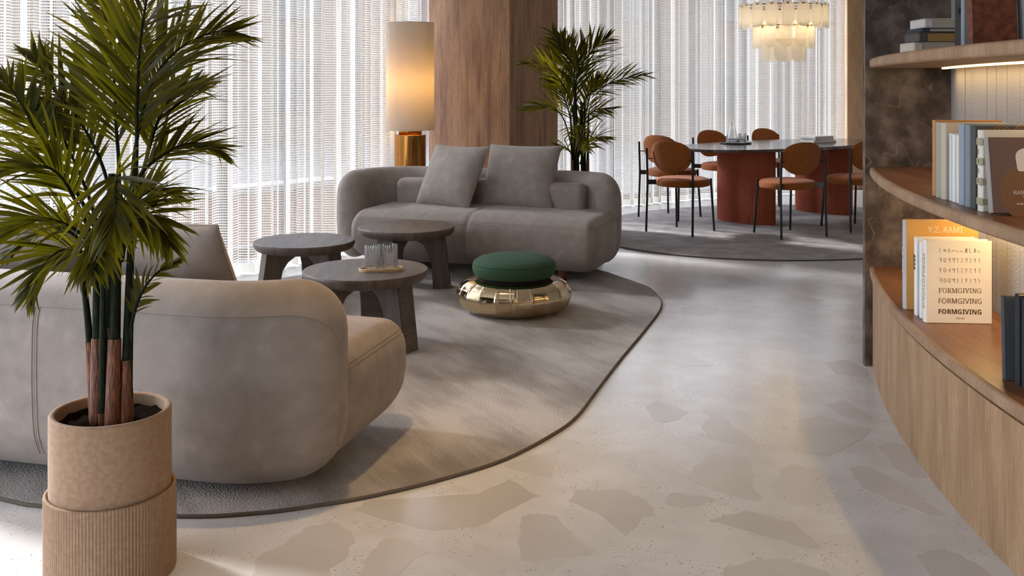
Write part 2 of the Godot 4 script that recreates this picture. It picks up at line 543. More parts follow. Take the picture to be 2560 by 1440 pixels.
func make_sofa(label: String, at: Vector3, turn: float, open: float) -> Node3D:
	# open = +1: the arm on the local +x side stops at the corner and the seat runs free there
	var t := thing("sofa", label, "sofa", at, turn)
	var even := []
	for i in 9:
		even.append(i / 8.0)
	var seatx := even.duplicate()
	for q in [0.42, 0.46, 0.48, 0.49, 0.51, 0.52, 0.54, 0.58]:
		seatx.append(q)
	seatx.sort()
	var b := MB.new()
	var seat_bend := func(p: Vector3) -> Vector3:
		var k := clampf(p.y / 0.185, -1, 1)
		var low := maxf(0.0, -k)
		p.x *= 1.0 + 0.012 * (1.0 - k * k) - 0.035 * low * low
		p.z *= 1.0 + 0.03 * (1.0 - k * k)
		if p.z > 0:
			p.z -= 0.1 * low * low * p.z / 0.45
		if k > 0:
			p.y += 0.025 * k * (1.0 - pow(p.x / 0.97, 2)) * (1.0 - pow(p.z / 0.48, 2))
		var dip := exp(-pow(p.x / 0.012, 2)) * 0.009
		if k > 0.3:
			p.y -= dip * (k - 0.3) / 0.7
		if p.z > 0.1:
			p.z -= dip
		var e := Vector3(p.x + 0.06, p.y + 0.245, p.z + 0.04)
		if e.z < 0.07:
			var lim := 0.58 + sqrt(maxf(0.0, 0.1936 - pow(e.z - 0.07, 2)))
			e.x = clampf(e.x, -lim, lim)
		return Vector3(e.x * open, e.y, e.z)
	b.soft(Vector3(0.92, 0.185, 0.45), Vector3(0.08, 0.12, 0.15), [seatx, [0.0, 0.5, 1.0], even], seat_bend)
	obj("seat", b.mesh(true), M.hide, t)
	# double stitched seam round the upper edge of the seat
	b = MB.new()
	for yy in [0.126, 0.138]:
		var run := []
		var ky: float = sqrt(maxf(0.0, 1.0 - pow((yy - 0.065) / 0.12, 2)))
		for i in 20:
			run.append(seat_bend.call(Vector3(0.84 + 0.08 * ky, yy, lerpf(-0.25, 0.3, i / 19.0))))
		for i in 9:
			var a := PI / 2 * i / 8.0
			run.append(seat_bend.call(Vector3(0.84 + 0.08 * ky * cos(a), yy, 0.3 + 0.15 * ky * sin(a))))
		for i in 60:
			run.append(seat_bend.call(Vector3(lerpf(0.82, -0.84, i / 59.0), yy, 0.3 + 0.15 * ky)))
		b.tube(run, 0.0014, 5)
	obj("seat_seam", b.mesh(), M.seam, t)
	# the back wraps one corner fully and the other halfway
	b = MB.new()
	var s0 := -1.208 - 0.26
	var s1 := 0.58 + 0.45
	var half := (s1 - s0) / 2.0
	var mid := (s1 + s0) / 2.0
	var along := []
	for i in 41:
		along.append(i / 40.0)
	var bend := func(p: Vector3) -> Vector3:
		var k := clampf(p.y / 0.33, -1, 1)
		var q := p.z * (1.0 + 0.10 * (1.0 - k * k) - 0.16 * maxf(0, -k) * maxf(0, -k))
		var c := collar_at(p.x + mid, q)
		return Vector3(c.x * open, p.y + 0.365, c.z)
	b.soft(Vector3(half, 0.33, 0.115), Vector3(0.18, 0.17, 0.1149), [along, even, [0.5]], bend, 7)
	obj("collar_back", b.mesh(true), M.hide, t)
	# stitched seams: one framing the outer and inner face along their rounded outline, one down the middle
	var on := func(s: float, y: float, sd: float) -> Vector3:
		var dx := maxf(0.0, absf(s) - half + 0.18) / 0.18
		var dy := maxf(0.0, absf(y) - 0.16) / 0.17
		return bend.call(Vector3(s, y, sd * (0.0001 + 0.1155 * sqrt(maxf(0.0, 1.0 - dx * dx - dy * dy)))))
	b = MB.new()
	for off in [-0.009, 0.0, 0.009]:
		var l2 := []
		for i in 21:
			l2.append(on.call(-mid + off, lerpf(-0.26, 0.235, i / 20.0), 1.0) + (Vector3(0, 0, 0.0015) if off == 0 else Vector3.ZERO))
		b.tube(l2, 0.0018, 5)
	obj("back_seam", b.mesh(), M.seam, t)
	b = MB.new()
	for sd in [-1.0, 1.0]:
		var l2 := []
		for i in 17:
			l2.append(on.call(-half + 0.07, lerpf(-0.22, 0.09, i / 16.0), sd))
		for i in 11:
			var a := PI / 2 * i / 10.0
			l2.append(on.call(-half + 0.07 + 0.16 * (1.0 - cos(a)), 0.09 + 0.145 * sin(a), sd))
		for i in 60:
			l2.append(on.call(lerpf(-half + 0.24, half - 0.24, i / 59.0), 0.235, sd))
		for i in 11:
			var a := PI / 2 * (1.0 - i / 10.0)
			l2.append(on.call(half - 0.07 - 0.16 * (1.0 - cos(a)), 0.09 + 0.145 * sin(a), sd))
		for i in 17:
			l2.append(on.call(half - 0.07, lerpf(0.09, -0.22, i / 16.0), sd))
		b.tube(l2, 0.0015, 5)
	obj("top_seam", b.mesh(), M.seam, t)
	b = MB.new()
	b.soft(Vector3(0.75, 0.115, 0.085), Vector3(0.05, 0.06, 0.06), [even, [0.0, 0.5, 1.0], [0.0, 1.0]], func(p: Vector3) -> Vector3:
		return Vector3((p.x + 0.0) * open, p.y + 0.505 + 0.012 * (1.0 - pow(p.x / 0.75, 2)), p.z - 0.125))
	obj("bolster", b.mesh(true), M.hide, t)
	for q in [[-0.66, -0.2], [0.7, -0.2], [-0.66, 0.3], [0.7, 0.3]]:
		b = MB.new()
		b.lathe([Vector2(0, 0), Vector2(0.028, 0), Vector2(0.03, 0.008), Vector2(0.034, 0.09), Vector2(0, 0.09)], 16, Vector3(q[0] * open, 0, q[1]))
		obj("foot", b.mesh(), M.sheath, t)
	return t

func make_pillow(label: String, at: Vector3, turn: float, lean: float, hw := 0.28, hh := 0.25) -> Node3D:
	var t := thing("throw_pillow", label, "pillow", at, 0.0, "")
	t.rotation = Vector3(-lean, turn, 0)
	t.rotation_order = EULER_ORDER_YXZ
	var b := MB.new()
	var seam := []
	for sd in [1.0, -1.0]:
		var rows := []
		for i in 25:
			var row := PackedVector3Array()
			for j in 25:
				var u := sin(PI / 2 * lerpf(-1, 1, j / 24.0))
				var w := sin(PI / 2 * lerpf(-1, 1, i / 24.0))
				var th := 0.088 * pow(maxf(0, (1 - pow(absf(u), 3.0)) * (1 - pow(absf(w), 3.0))), 0.55)
				var x := hw * u * (1 - 0.06 * (1 - u * u) * 0 - 0.05 * (1 - w * w) * absf(u))
				var y := hh * w * (1 - 0.05 * (1 - u * u) * absf(w))
				row.append(Vector3(x, y - 0.012 * (1 - absf(w)) , sd * th))
			rows.append(row)
		b.grid(rows, false, sd > 0)
		if sd > 0:
			for j in 24:
				seam.append(rows[0][j])
			for i in 24:
				seam.append(rows[i][24])
			for j in 24:
				seam.append(rows[24][24 - j])
			for i in 25:
				seam.append(rows[24 - i][0])
	obj("cover", b.mesh(true), M.hide, t)
	b = MB.new()
	b.tube(seam, 0.0035, 6)
	obj("piping", b.mesh(), M.hide, t)
	return t

# ------------------------------------------------------------------ palms
func leaflet_mesh(droop: float, twist: float) -> ArrayMesh:
	var b := MB.new()
	var rows := []
	for i in 8:
		var q := i / 7.0
		var w := 0.5 * pow(sin(PI * pow(q * 0.97 + 0.02, 0.62)), 0.9)
		if i == 7:
			w = 0.02
		var y := -droop * q * q
		var tw := twist * q
		var row := PackedVector3Array()
		for k in [-1.0, 0.0, 1.0]:
			var up := (0.0 if k == 0 else 0.22 * w)
			row.append(Vector3(q * (1.0 - droop * 0.25 * q), y + up * cos(tw) * 0.08 + sin(tw) * k * w * 0.08, k * w * cos(tw)))
		rows.append(row)
	b.grid(rows)
	return b.mesh()

var leafs := []

func palm_crown(t: Node3D, fronds: Array, width: float, singly: Array, sd: int) -> void:
	rng.seed = sd
	for f in fronds.size():
		var spec: Array = fronds[f]
		var pts := []
		for q in spec[0]:
			pts.append(Vector3(q[0], q[1], q[2]))
		var path := catmull(pts, 8)
		var part := Node3D.new()
		part.name = "frond"
		t.add_child(part, true)
		var b := MB.new()
		var radii := []
		for i in path.size():
			radii.append(lerpf(0.007, 0.0018, float(i) / path.size()) * width / 0.016)
		b.tube(path, radii, 6)
		obj("rachis", b.mesh(), M.stalk, part)
		var n := int(spec[2] * 1.25)
		var face := Vector3(0, 1.0 - spec[3] * 0.55, spec[3]).normalized()
		var merged := [SurfaceTool.new(), SurfaceTool.new(), SurfaceTool.new()]
		var have := [false, false, false]
		var first := 0.30 if path.size() > 32 else 0.25
		for i in n:
			var q := lerpf(first, 1.0, (i + 0.5) / n)
			var x := q * (path.size() - 1)
			var k := mini(int(x), path.size() - 2)
			var p: Vector3 = path[k].lerp(path[k + 1], x - k)
			var tg: Vector3 = (path[k + 1] - path[k]).normalized()
			var nr := (face - tg * face.dot(tg)).normalized()
			var side := tg.cross(nr)
			var s := float(i) / n
			var ln: float = spec[1] * (0.62 + 0.38 * sin(PI * minf(1.0, s * 1.25 + 0.12))) * (1.0 - 0.45 * pow(s, 3))
			for sg in [-1.0, 1.0]:
				var ph := lerpf(0.9, 1.22, s) + rng.randf_range(-0.13, 0.13)
				var dir: Vector3 = (side * sg * cos(ph) + tg * sin(ph) + nr * rng.randf_range(0.0, 0.32) + Vector3(0, -0.08, 0)).normalized()
				var up: Vector3 = nr * 0.6 + Vector3(0, 0.7, 0)
				up = (up - dir * up.dot(dir)).normalized()
				up = up.rotated(dir, rng.randf_range(-0.5, 0.5))
				var l := ln * rng.randf_range(0.85, 1.12)
				var wd := width * rng.randf_range(0.8, 1.15)
				var basis := Basis(dir * l, up * l, dir.cross(up) * wd)
				var which := rng.randi() % leafs.size()
				var tone := rng.randi() % 3
				var tf := Transform3D(basis, p)
				if f in singly:
					var o := obj("leaflet", leafs[which], M["leaf%d" % tone], part)
					o.transform = tf
				else:
					merged[tone].append_from(leafs[which], 0, tf)
					have[tone] = true
		if not f in singly:
			for k in 3:
				if have[k]:
					var o := obj("leaflets", merged[k].commit(), M["leaf%d" % k], part)
					o.set_meta("kind", "stuff")

func planter(t: Node3D, ri: float, ro: float, h: float, h2: float) -> void:
	var b := MB.new()
	b.lathe([Vector2(0.02, 0.03), Vector2(ri, 0.03), Vector2(ri, h - 0.006), Vector2(ri - 0.003, h - 0.001), Vector2(ri - 0.007, h), Vector2(ri - 0.014, h - 0.001), Vector2(ri - 0.017, h - 0.006), Vector2(ri - 0.018, h - 0.06)], 72)
	obj("pot", b.mesh(), M.clay, t)
	b = MB.new()
	var prof := [Vector2(0.02, 0), Vector2(ro - 0.004, 0), Vector2(ro, 0.004), Vector2(ro, h2 - 0.003), Vector2(ro - 0.003, h2), Vector2(ri + 0.004, h2), Vector2(ri + 0.003, h2 - 0.02)]
	var rows := []
	for q in prof:
		var ring := PackedVector3Array()
		for k in 480:
			var a := TAU * k / 480
			var rib := 0.0024 * pow(absf(cos(a * 60)), 0.7) if q.x > ri + 0.006 else 0.0
			ring.append(Vector3(cos(a) * (q.x - 0.0024 + rib), q.y, sin(a) * (q.x - 0.0024 + rib)))
		rows.append(ring)
	b.grid(rows, true)
	obj("fluted_sleeve", b.mesh(), M.clay, t)
	b = MB.new()
	rows = []
	rng.seed = 77
	for i in 9:
		var ring := PackedVector3Array()
		for k in 40:
			var a := TAU * k / 40
			ring.append(Vector3(cos(a) * (ri - 0.0165) * i / 8.0, h - 0.032 + (rng.randf_range(-0.005, 0.006) if i > 0 else 0.0), sin(a) * (ri - 0.0165) * i / 8.0))
		rows.append(ring)
	b.grid(rows, true, true)
	obj("soil", b.mesh(), M.soil, t)

func canes(t: Node3D, list: Array, y0: float) -> void:
	# each: foot x, z, sheath top height, top point, radius
	for c in list:
		var foot := Vector3(c[0], y0, c[1])
		var top := Vector3(c[3], c[4], c[5])
		var bend := foot.lerp(top, 0.5) + Vector3((c[0] - c[3]) * 0.12, 0, 0)
		var path := catmull([foot, bend, top], 8)
		var radii := []
		for i in path.size():
			radii.append(lerpf(c[6], c[6] * 0.45, float(i) / path.size()))
		var b := MB.new()
		b.tube(path, radii, 10)
		obj("cane", b.mesh(), M.stalk, t)
		var sh := []
		var sr := []
		for i in path.size():
			if path[i].y < c[2]:
				sh.append(path[i])
				sr.append(radii[i] + 0.0025)
		if sh.size() > 1:
			b = MB.new()
			b.tube(sh, sr, 10)
			obj("cane_sheath", b.mesh(), M.sheath, t)

# ------------------------------------------------------------------ curtains and windows
func curtain(label: String, path: Array, top: float, amp: float, wave: float, sd: int) -> void:
	var t := thing("sheer_curtain", label, "curtain", Vector3.ZERO, 0.0, "")
	var nz := noise(0.35, 2, FastNoiseLite.TYPE_SIMPLEX_SMOOTH, sd)
	var pts := catmull(path, 24)
	var dist := [0.0]
	for i in range(1, pts.size()):
		dist.append(dist[i - 1] + pts[i].distance_to(pts[i - 1]))
	var total: float = dist[-1]
	var n := int(total / 0.014)
	var ys := [0.075, 0.25, 0.6, 1.0, 1.4, 1.8, 2.2, 2.6, top]
	var rows := []
	var uvs := []
	var hem := [PackedVector3Array(), PackedVector3Array(), PackedVector3Array()]
	for r in ys.size() + 2:
		rows.append(PackedVector3Array())
		uvs.append([])
	var k := 0
	var u := 0.0
	var before := Vector3.ZERO
	for i in n + 1:
		var s := total * i / n
		while k < pts.size() - 2 and dist[k + 1] < s:
			k += 1
		var q: float = (s - dist[k]) / (dist[k + 1] - dist[k])
		var p: Vector2 = pts[k].lerp(pts[k + 1], q)
		var tg: Vector2 = (pts[mini(k + 2, pts.size() - 1)] - pts[maxi(k - 1, 0)]).normalized()
		var nr := Vector2(tg.y, -tg.x)
		var ph := TAU * (s / wave + 1.1 * nz.get_noise_1d(s * 2.0))
		var am := amp * (0.65 + 0.9 * absf(nz.get_noise_1d(s * 3.1 + 50)))
		for r in ys.size():
			var y: float = ys[r]
			var spread := 1.0 + 0.12 * (1.0 - y / top)
			var off := am * spread * (sin(ph + 0.12 * nz.get_noise_1d(s + y * 1.3)) + 0.28 * sin(ph * 2.17 + y * 0.12))
			var side := am * 0.28 * sin(ph * 2.0 + 0.6)
			var w := p + nr * off + tg * side
			rows[r].append(D(w.x, y, w.y))
			if r == 0:
				var here := D(w.x, 0, w.y)
				if i > 0:
					u += here.distance_to(before)
				before = here
				hem[0].append(D(w.x, 0.012, w.y))
				hem[1].append(D(w.x, 0.075, w.y))
				hem[2].append(D(w.x + nr.x * 0.004, 0.012, w.y + nr.y * 0.004))
			uvs[r].append(Vector2(u, y))
	rows.resize(ys.size())
	uvs.resize(ys.size())
	var b := MB.new()
	b.grid(rows, false, false, uvs)
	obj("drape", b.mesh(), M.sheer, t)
	b = MB.new()
	b.grid([hem[0], hem[1]])
	b.grid([hem[2], hem[1]])
	obj("hem", b.mesh(), M.hem, t)

var panes := 0

func glazing(a: Vector2, c: Vector2, bays: int, top: float) -> void:
	panes += 1
	var w := Node3D.new()
	w.name = "window_%d" % panes
	add_child(w)
	w.set_meta("kind", "structure")
	w.position = D(a.x, 0, a.y)
	var ln := a.distance_to(c)
	w.rotation.y = atan2(c.y - a.y, c.x - a.x)
	var b := MB.new()
	b.box(Vector3(ln / 2, 0.04, 0), Vector3(ln, 0.08, 0.12))
	b.box(Vector3(ln / 2, top - 0.05, 0), Vector3(ln, 0.1, 0.12))
	obj("window_frame", b.mesh(), M.frame, w)
	b = MB.new()
	b.box(Vector3(0, top / 2, 0), Vector3(0.06, top - 0.18, 0.11))
	var bar := b.mesh()
	for i in bays + 1:
		var o := obj("mullion", bar, M.frame, w)
		o.position.x = ln * i / bays
	b = MB.new()
	b.box(Vector3(0, top / 2, 0), Vector3(ln / bays - 0.06, top - 0.18, 0.012), 0.001)
	var pane := b.mesh()
	for i in bays:
		var o := obj("pane", pane, M.pane, w)
		o.position.x = ln * (i + 0.5) / bays

# ------------------------------------------------------------------ curved bookcase
const BC := Vector2(8.572, 2.6)   # centre of the arcs in plan
const BF := 7.2                   # radius of the front edge
const BB := 6.83                  # radius of the concrete back

func arc_pt(r: float, d: float) -> Vector2:
	return Vector2(BC.x - sqrt(r * r - (d - BC.y) * (d - BC.y)), d)

func arc_slab(r0: float, r1: float, d0: float, d1: float, y0: float, y1: float, e: float, n := 48) -> ArrayMesh:
	# rounded slab between two radii (r0 = front), swept along the arc
	var prof := [Vector2(r1, y0), Vector2(r0 - e, y0)]
	for i in 5:
		var a := -PI / 2 + PI / 2 * i / 4.0
		prof.append(Vector2(r0 - e + cos(a) * e, y0 + e + sin(a) * e))
	for i in 5:
		var a := PI / 2 * i / 4.0
		prof.append(Vector2(r0 - e + cos(a) * e, y1 - e + sin(a) * e))
	prof.append(Vector2(r0 - e, y1))
	prof.append(Vector2(r1, y1))
	var b := MB.new()
	var smooth := [[0, 2], [2, 12], [12, 14]]
	for part in smooth:
		var rows := []
		for i in n + 1:
			var d := lerpf(d0, d1, float(i) / n)
			var row := PackedVector3Array()
			for k in range(part[0], part[1]):
				var p := arc_pt(prof[k].x, d)
				row.append(D(p.x, prof[k].y, p.y))
			rows.append(row)
		b.grid(rows, false, true)
	for d in [d0, d1]:
		var fan := []
		for q in prof:
			var p := arc_pt(q.x, d)
			fan.append(D(p.x, q.y, p.y))
		var mid: Vector3 = (fan[0] + fan[1] + fan[-1] + fan[-2]) / 4.0
		for i in fan.size():
			b.tri(mid, fan[i], fan[(i + 1) % fan.size()])
	return b.mesh()

func lettering(words: String, width: float, color: String, at: Vector3, parent: Node, serif := false, bold := false, turn := Vector3.ZERO) -> void:
	var tm := TextMesh.new()
	var f := SystemFont.new()
	f.font_names = PackedStringArray(["Droid Serif" if serif else "Droid Sans"])
	f.font_weight = 700 if bold else 400
	tm.font = f
	tm.text = words
	tm.font_size = 40
	tm.pixel_size = 0.001
	tm.depth = 0.0006
	tm.curve_step = 1.0
	var o := obj("lettering", tm, mat(color, 0.7), parent)
	var s := width / maxf(0.001, tm.get_aabb().size.x)
	o.scale = Vector3(s, s, 1)
	o.rotation = turn
	o.position = at

func book(label: String, at: Vector3, size: Vector3, color, group: String, turn := 0.0, lean := 0.0, pages: Material = null, hard := true) -> Node3D:
	# upright book: x = cover width (spine at x = 0), y = height, z = thickness (front cover towards +z)
	var t := thing("book", label, "book", at, turn, group)
	t.rotation = Vector3(-lean, turn, 0)
	t.rotation_order = EULER_ORDER_YXZ
	var m: Material = color if color is Material else mat(color, 0.75)
	var c := 0.0028
	var b := MB.new()
	for z in [c / 2, size.z - c / 2]:
		b.box(Vector3(size.x / 2, size.y / 2, z), Vector3(size.x, size.y, c), 0.0008)
	var rows := []
	for i in 7:
		var a := PI * i / 6.0
		var off := -sin(a) * size.z * 0.16
		rows.append(PackedVector3Array([Vector3(off, 0, size.z * (0.5 - 0.5 * cos(a))), Vector3(off, size.y, size.z * (0.5 - 0.5 * cos(a)))]))
	b.grid(rows, false, true)
	rows = []
	for i in 7:
		var a := PI * i / 6.0
		var off := -sin(a) * size.z * 0.16 + 0.003
		rows.append(PackedVector3Array([Vector3(off, 0, size.z * (0.5 - 0.5 * cos(a))), Vector3(off, size.y, size.z * (0.5 - 0.5 * cos(a)))]))
	b.grid(rows)
	obj("cover", b.mesh(), m, t)
	b = MB.new()
	var e := 0.003 if hard else 0.0005
	b.box(Vector3(size.x / 2 - e / 2, size.y / 2, size.z / 2), Vector3(size.x - e - 0.004, size.y - e * 2, size.z - c * 2), 0.0006)
	obj("pages", b.mesh(), pages if pages else M.paper, t)
	return t

# ------------------------------------------------------------------ tables, stool, chairs
func coffee_table(label: String, x: float, d: float, h: float, r: float, base: float) -> void:
	var t := thing("coffee_table", label, "coffee table", D(x, 0.012, d), 0.0, "round dark wooden coffee tables")
	h -= 0.012
	var b := MB.new()
	var th := 0.058
	var prof := [Vector2(0.001, h - th), Vector2(r * 0.86, h - th), Vector2(r * 0.93, h - th + 0.006), Vector2(r * 0.975, h - th + 0.02), Vector2(r * 0.997, h - 0.024), Vector2(r, h - 0.012), Vector2(r - 0.001, h - 0.004), Vector2(r - 0.005, h)]
	b.lathe(prof, 80)
	b.lathe([Vector2(r - 0.005, h), Vector2(0.001, h)], 80)
	obj("table_top", b.mesh(), M.smoked, t)
	for k in 3:
		var a := deg_to_rad(base + 120 * k)
		var hh := h - th + 0.004
		var poly := PackedVector2Array([Vector2(r * 0.93, 0), Vector2(r * 0.80, hh), Vector2(r * 0.02, hh), Vector2(r * 0.2, hh - 0.03), Vector2(r * 0.38, hh - 0.07), Vector2(r * 0.48, hh * 0.6), Vector2(r * 0.53, hh * 0.35), Vector2(r * 0.55, 0)])
		b = MB.new()
		b.prism(poly, -0.058, 0.058, 0.003)
		var leg := obj("leg", b.mesh(), M.smoked, t)
		leg.basis = Basis(Vector3.UP, -a) * Basis(Vector3.RIGHT, -PI / 2)

func pouf() -> void:
	var t := thing("metal_stool", "low ribbed gold metal stool topped by a round dark green cushion", "stool", D(0.012, 0.0145, 5.95))
	var b := MB.new()
	var prof := [[0.19, 0.0], [0.235, 0.0], [0.27, 0.006], [0.3, 0.02], [0.322, 0.042], [0.333, 0.07], [0.336, 0.095], [0.333, 0.12], [0.322, 0.146], [0.302, 0.168], [0.275, 0.182], [0.24, 0.188], [0.19, 0.188]]
	var gores := 20
	var rows := []
	for q in prof:
		var ring := PackedVector3Array()
		for k in gores * 14:
			var a := TAU * k / (gores * 14)
			var w := fposmod(a * gores / TAU, 1.0)
			var da := (w - 0.5) * TAU / gores
			var rr: float = q[0] * lerpf(1.0, cos(PI / gores) / cos(da), 0.75)
			var edge := minf(w, 1.0 - w)
			rr += 0.006 * exp(-pow(edge / 0.05, 2)) * clampf((q[0] - 0.2) / 0.08, 0, 1)
			ring.append(Vector3(sin(a) * rr, q[1], cos(a) * rr))
		rows.append(ring)
	b.grid(rows, true, true)
	obj("metal_ring", b.mesh(), M.gold, t)
	# the doubled rib at the front
	for s in [-0.02, 0.02]:
		b = MB.new()
		var line := []
		for q in prof:
			if q[0] > 0.23:
				line.append(Vector3(s, q[1], q[0] * 0.992))
		b.tube(line, 0.005, 8)
		obj("rib", b.mesh(), M.gold, t)
	b = MB.new()
	b.lathe([Vector2(0.001, 0.15), Vector2(0.215, 0.15), Vector2(0.215, 0.202), Vector2(0.001, 0.202)], 48)
	obj("collar", b.mesh(), M.lining, t)
	b = MB.new()
	b.lathe([Vector2(0.001, 0.2), Vector2(0.2, 0.2), Vector2(0.228, 0.206), Vector2(0.243, 0.224), Vector2(0.249, 0.25), Vector2(0.247, 0.272), Vector2(0.2435, 0.2785), Vector2(0.242, 0.2795), Vector2(0.2425, 0.2815), Vector2(0.236, 0.291), Vector2(0.215, 0.305), Vector2(0.17, 0.317), Vector2(0.1, 0.323), Vector2(0.001, 0.325)], 72)
	obj("cushion", b.mesh(), M.green, t)
	b = MB.new()
	var ringp := []
	for k in 65:
		ringp.append(Vector3(cos(TAU * k / 64) * 0.243, 0.2795, sin(TAU * k / 64) * 0.243))
	b.tube(ringp, 0.0016, 5, false)
	obj("cushion_seam", b.mesh(), mat("14261a", 0.9), t)

func dining_chair() -> Node3D:
	var t := thing("dining_chair", "", "chair", Vector3.ZERO, 0.0, "rust velvet dining chairs with dark metal legs")
	var b := MB.new()
	b.lathe([Vector2(0.001, 0.418), Vector2(0.222, 0.418), Vector2(0.238, 0.422), Vector2(0.245, 0.434), Vector2(0.246, 0.462), Vector2(0.243, 0.472), Vector2(0.2415, 0.4735), Vector2(0.2405, 0.476), Vector2(0.228, 0.487), Vector2(0.19, 0.496), Vector2(0.1, 0.5), Vector2(0.001, 0.501)], 56)
	obj("seat", b.mesh(), M.velvet, t)
	b = MB.new()
	for sd in [1.0, -1.0]:
		var rows := []
		for i in 11:
			var rho := sin(PI / 2 * i / 10.0)
			var ring := PackedVector3Array()
			for k in 48:
				var a := TAU * k / 48
				var cx := signf(cos(a)) * pow(absf(cos(a)), 0.86)
				var cy := signf(sin(a)) * pow(absf(sin(a)), 0.9)
				var y := 0.146 * rho * cy
				var x := 0.212 * rho * cx * (1.0 + 0.09 * cy * rho)
				var z: float = sd * 0.022 * sqrt(maxf(0, 1 - pow(rho, 5))) + x * x * 1.1 - 0.16 * y
				ring.append(Vector3(x, 0.692 + y, -0.235 + z))
			rows.append(ring)
		b.grid(rows, true, sd > 0)
	obj("backrest", b.mesh(true), M.velvet, t)
	for sx in [-1.0, 1.0]:
		b = MB.new()
		b.tube([Vector3(sx * 0.243, 0, -0.235), Vector3(sx * 0.238, 0.45, -0.218), Vector3(sx * 0.238, 0.763, -0.232)], 0.0105, 12)
		obj("back_post", b.mesh(), M.steel, t)
		b = MB.new()
		b.tube([Vector3(sx * 0.2, 0, 0.215), Vector3(sx * 0.186, 0.44, 0.182), Vector3(sx * 0.186, 0.482, 0.18)], 0.0105, 12)
		obj("leg", b.mesh(), M.steel, t)
		b = MB.new()
		var dir := Vector3(sx * 0.238, 0, -0.218)
		var mid: Vector3 = Vector3(0, 0.452, 0) + dir * 0.88
		b.box(mid, Vector3(0.1, 0.044, 0.008), 0.001, Basis(Vector3.UP, atan2(-dir.z, dir.x)))
		obj("bracket", b.mesh(), M.steel, t)
		b = MB.new()
		b.tube([Vector3(sx * 0.19, 0.668, -0.205), Vector3(sx * 0.236, 0.668, -0.228)], 0.005, 8)
		obj("pin", b.mesh(), M.steel, t)
	return t

func dining_table(c: Vector2, t2: Vector2, feet: Array) -> void:
	var t := thing("dining_table", "long oval dining table with dark polished stone top on two ribbed terracotta pedestals", "table", D(c.x, 0.011, c.y), atan2(t2.y, t2.x))
	var poly := PackedVector2Array()
	for k in 120:
		var a := TAU * k / 120
		poly.append(Vector2(1.37 * signf(cos(a)) * pow(absf(cos(a)), 0.85), 0.59 * signf(sin(a)) * pow(absf(sin(a)), 0.85)))
	var b := MB.new()
	b.prism(poly, 0.712, 0.739, 0.004)
	obj("table_top", b.mesh(), M.tabletop, t)
	for f in feet:
		b = MB.new()
		var outline := []
		var ribs := 96
		var per := ribs * 5
		# rounded lozenge with a slight waist, long side across the table
		for k in per:
			var a := TAU * k / per
			var r := 1.0 / sqrt(pow(cos(a) / 0.165, 2) + pow(sin(a) / 0.33, 2))
			r *= 1.0 - 0.16 * pow(cos(a), 8)
			outline.append([Vector2(cos(a), sin(a)), r])
		var rows := []
		for i in 49:
			var y := 0.712 * i / 48.0
			var ring := PackedVector3Array()
			for k in per:
				var w := fmod(k / 5.0, 1.0)
				var rib := 0.006 * sin(PI * w) + 0.0028 * sin(TAU * (i / 2.0 + 0.5 * (int(k / 5.0) % 2) + w * 0.5))
				var q: Array = outline[k]
				var p: Vector2 = q[0] * (q[1] + rib)
				ring.append(Vector3(p.x, y, p.y))
			rows.append(ring)
		b.grid(rows, true)
		var o := obj("pedestal", b.mesh(), M.terracotta, t)
		o.position = Vector3(f, 0, 0.02)

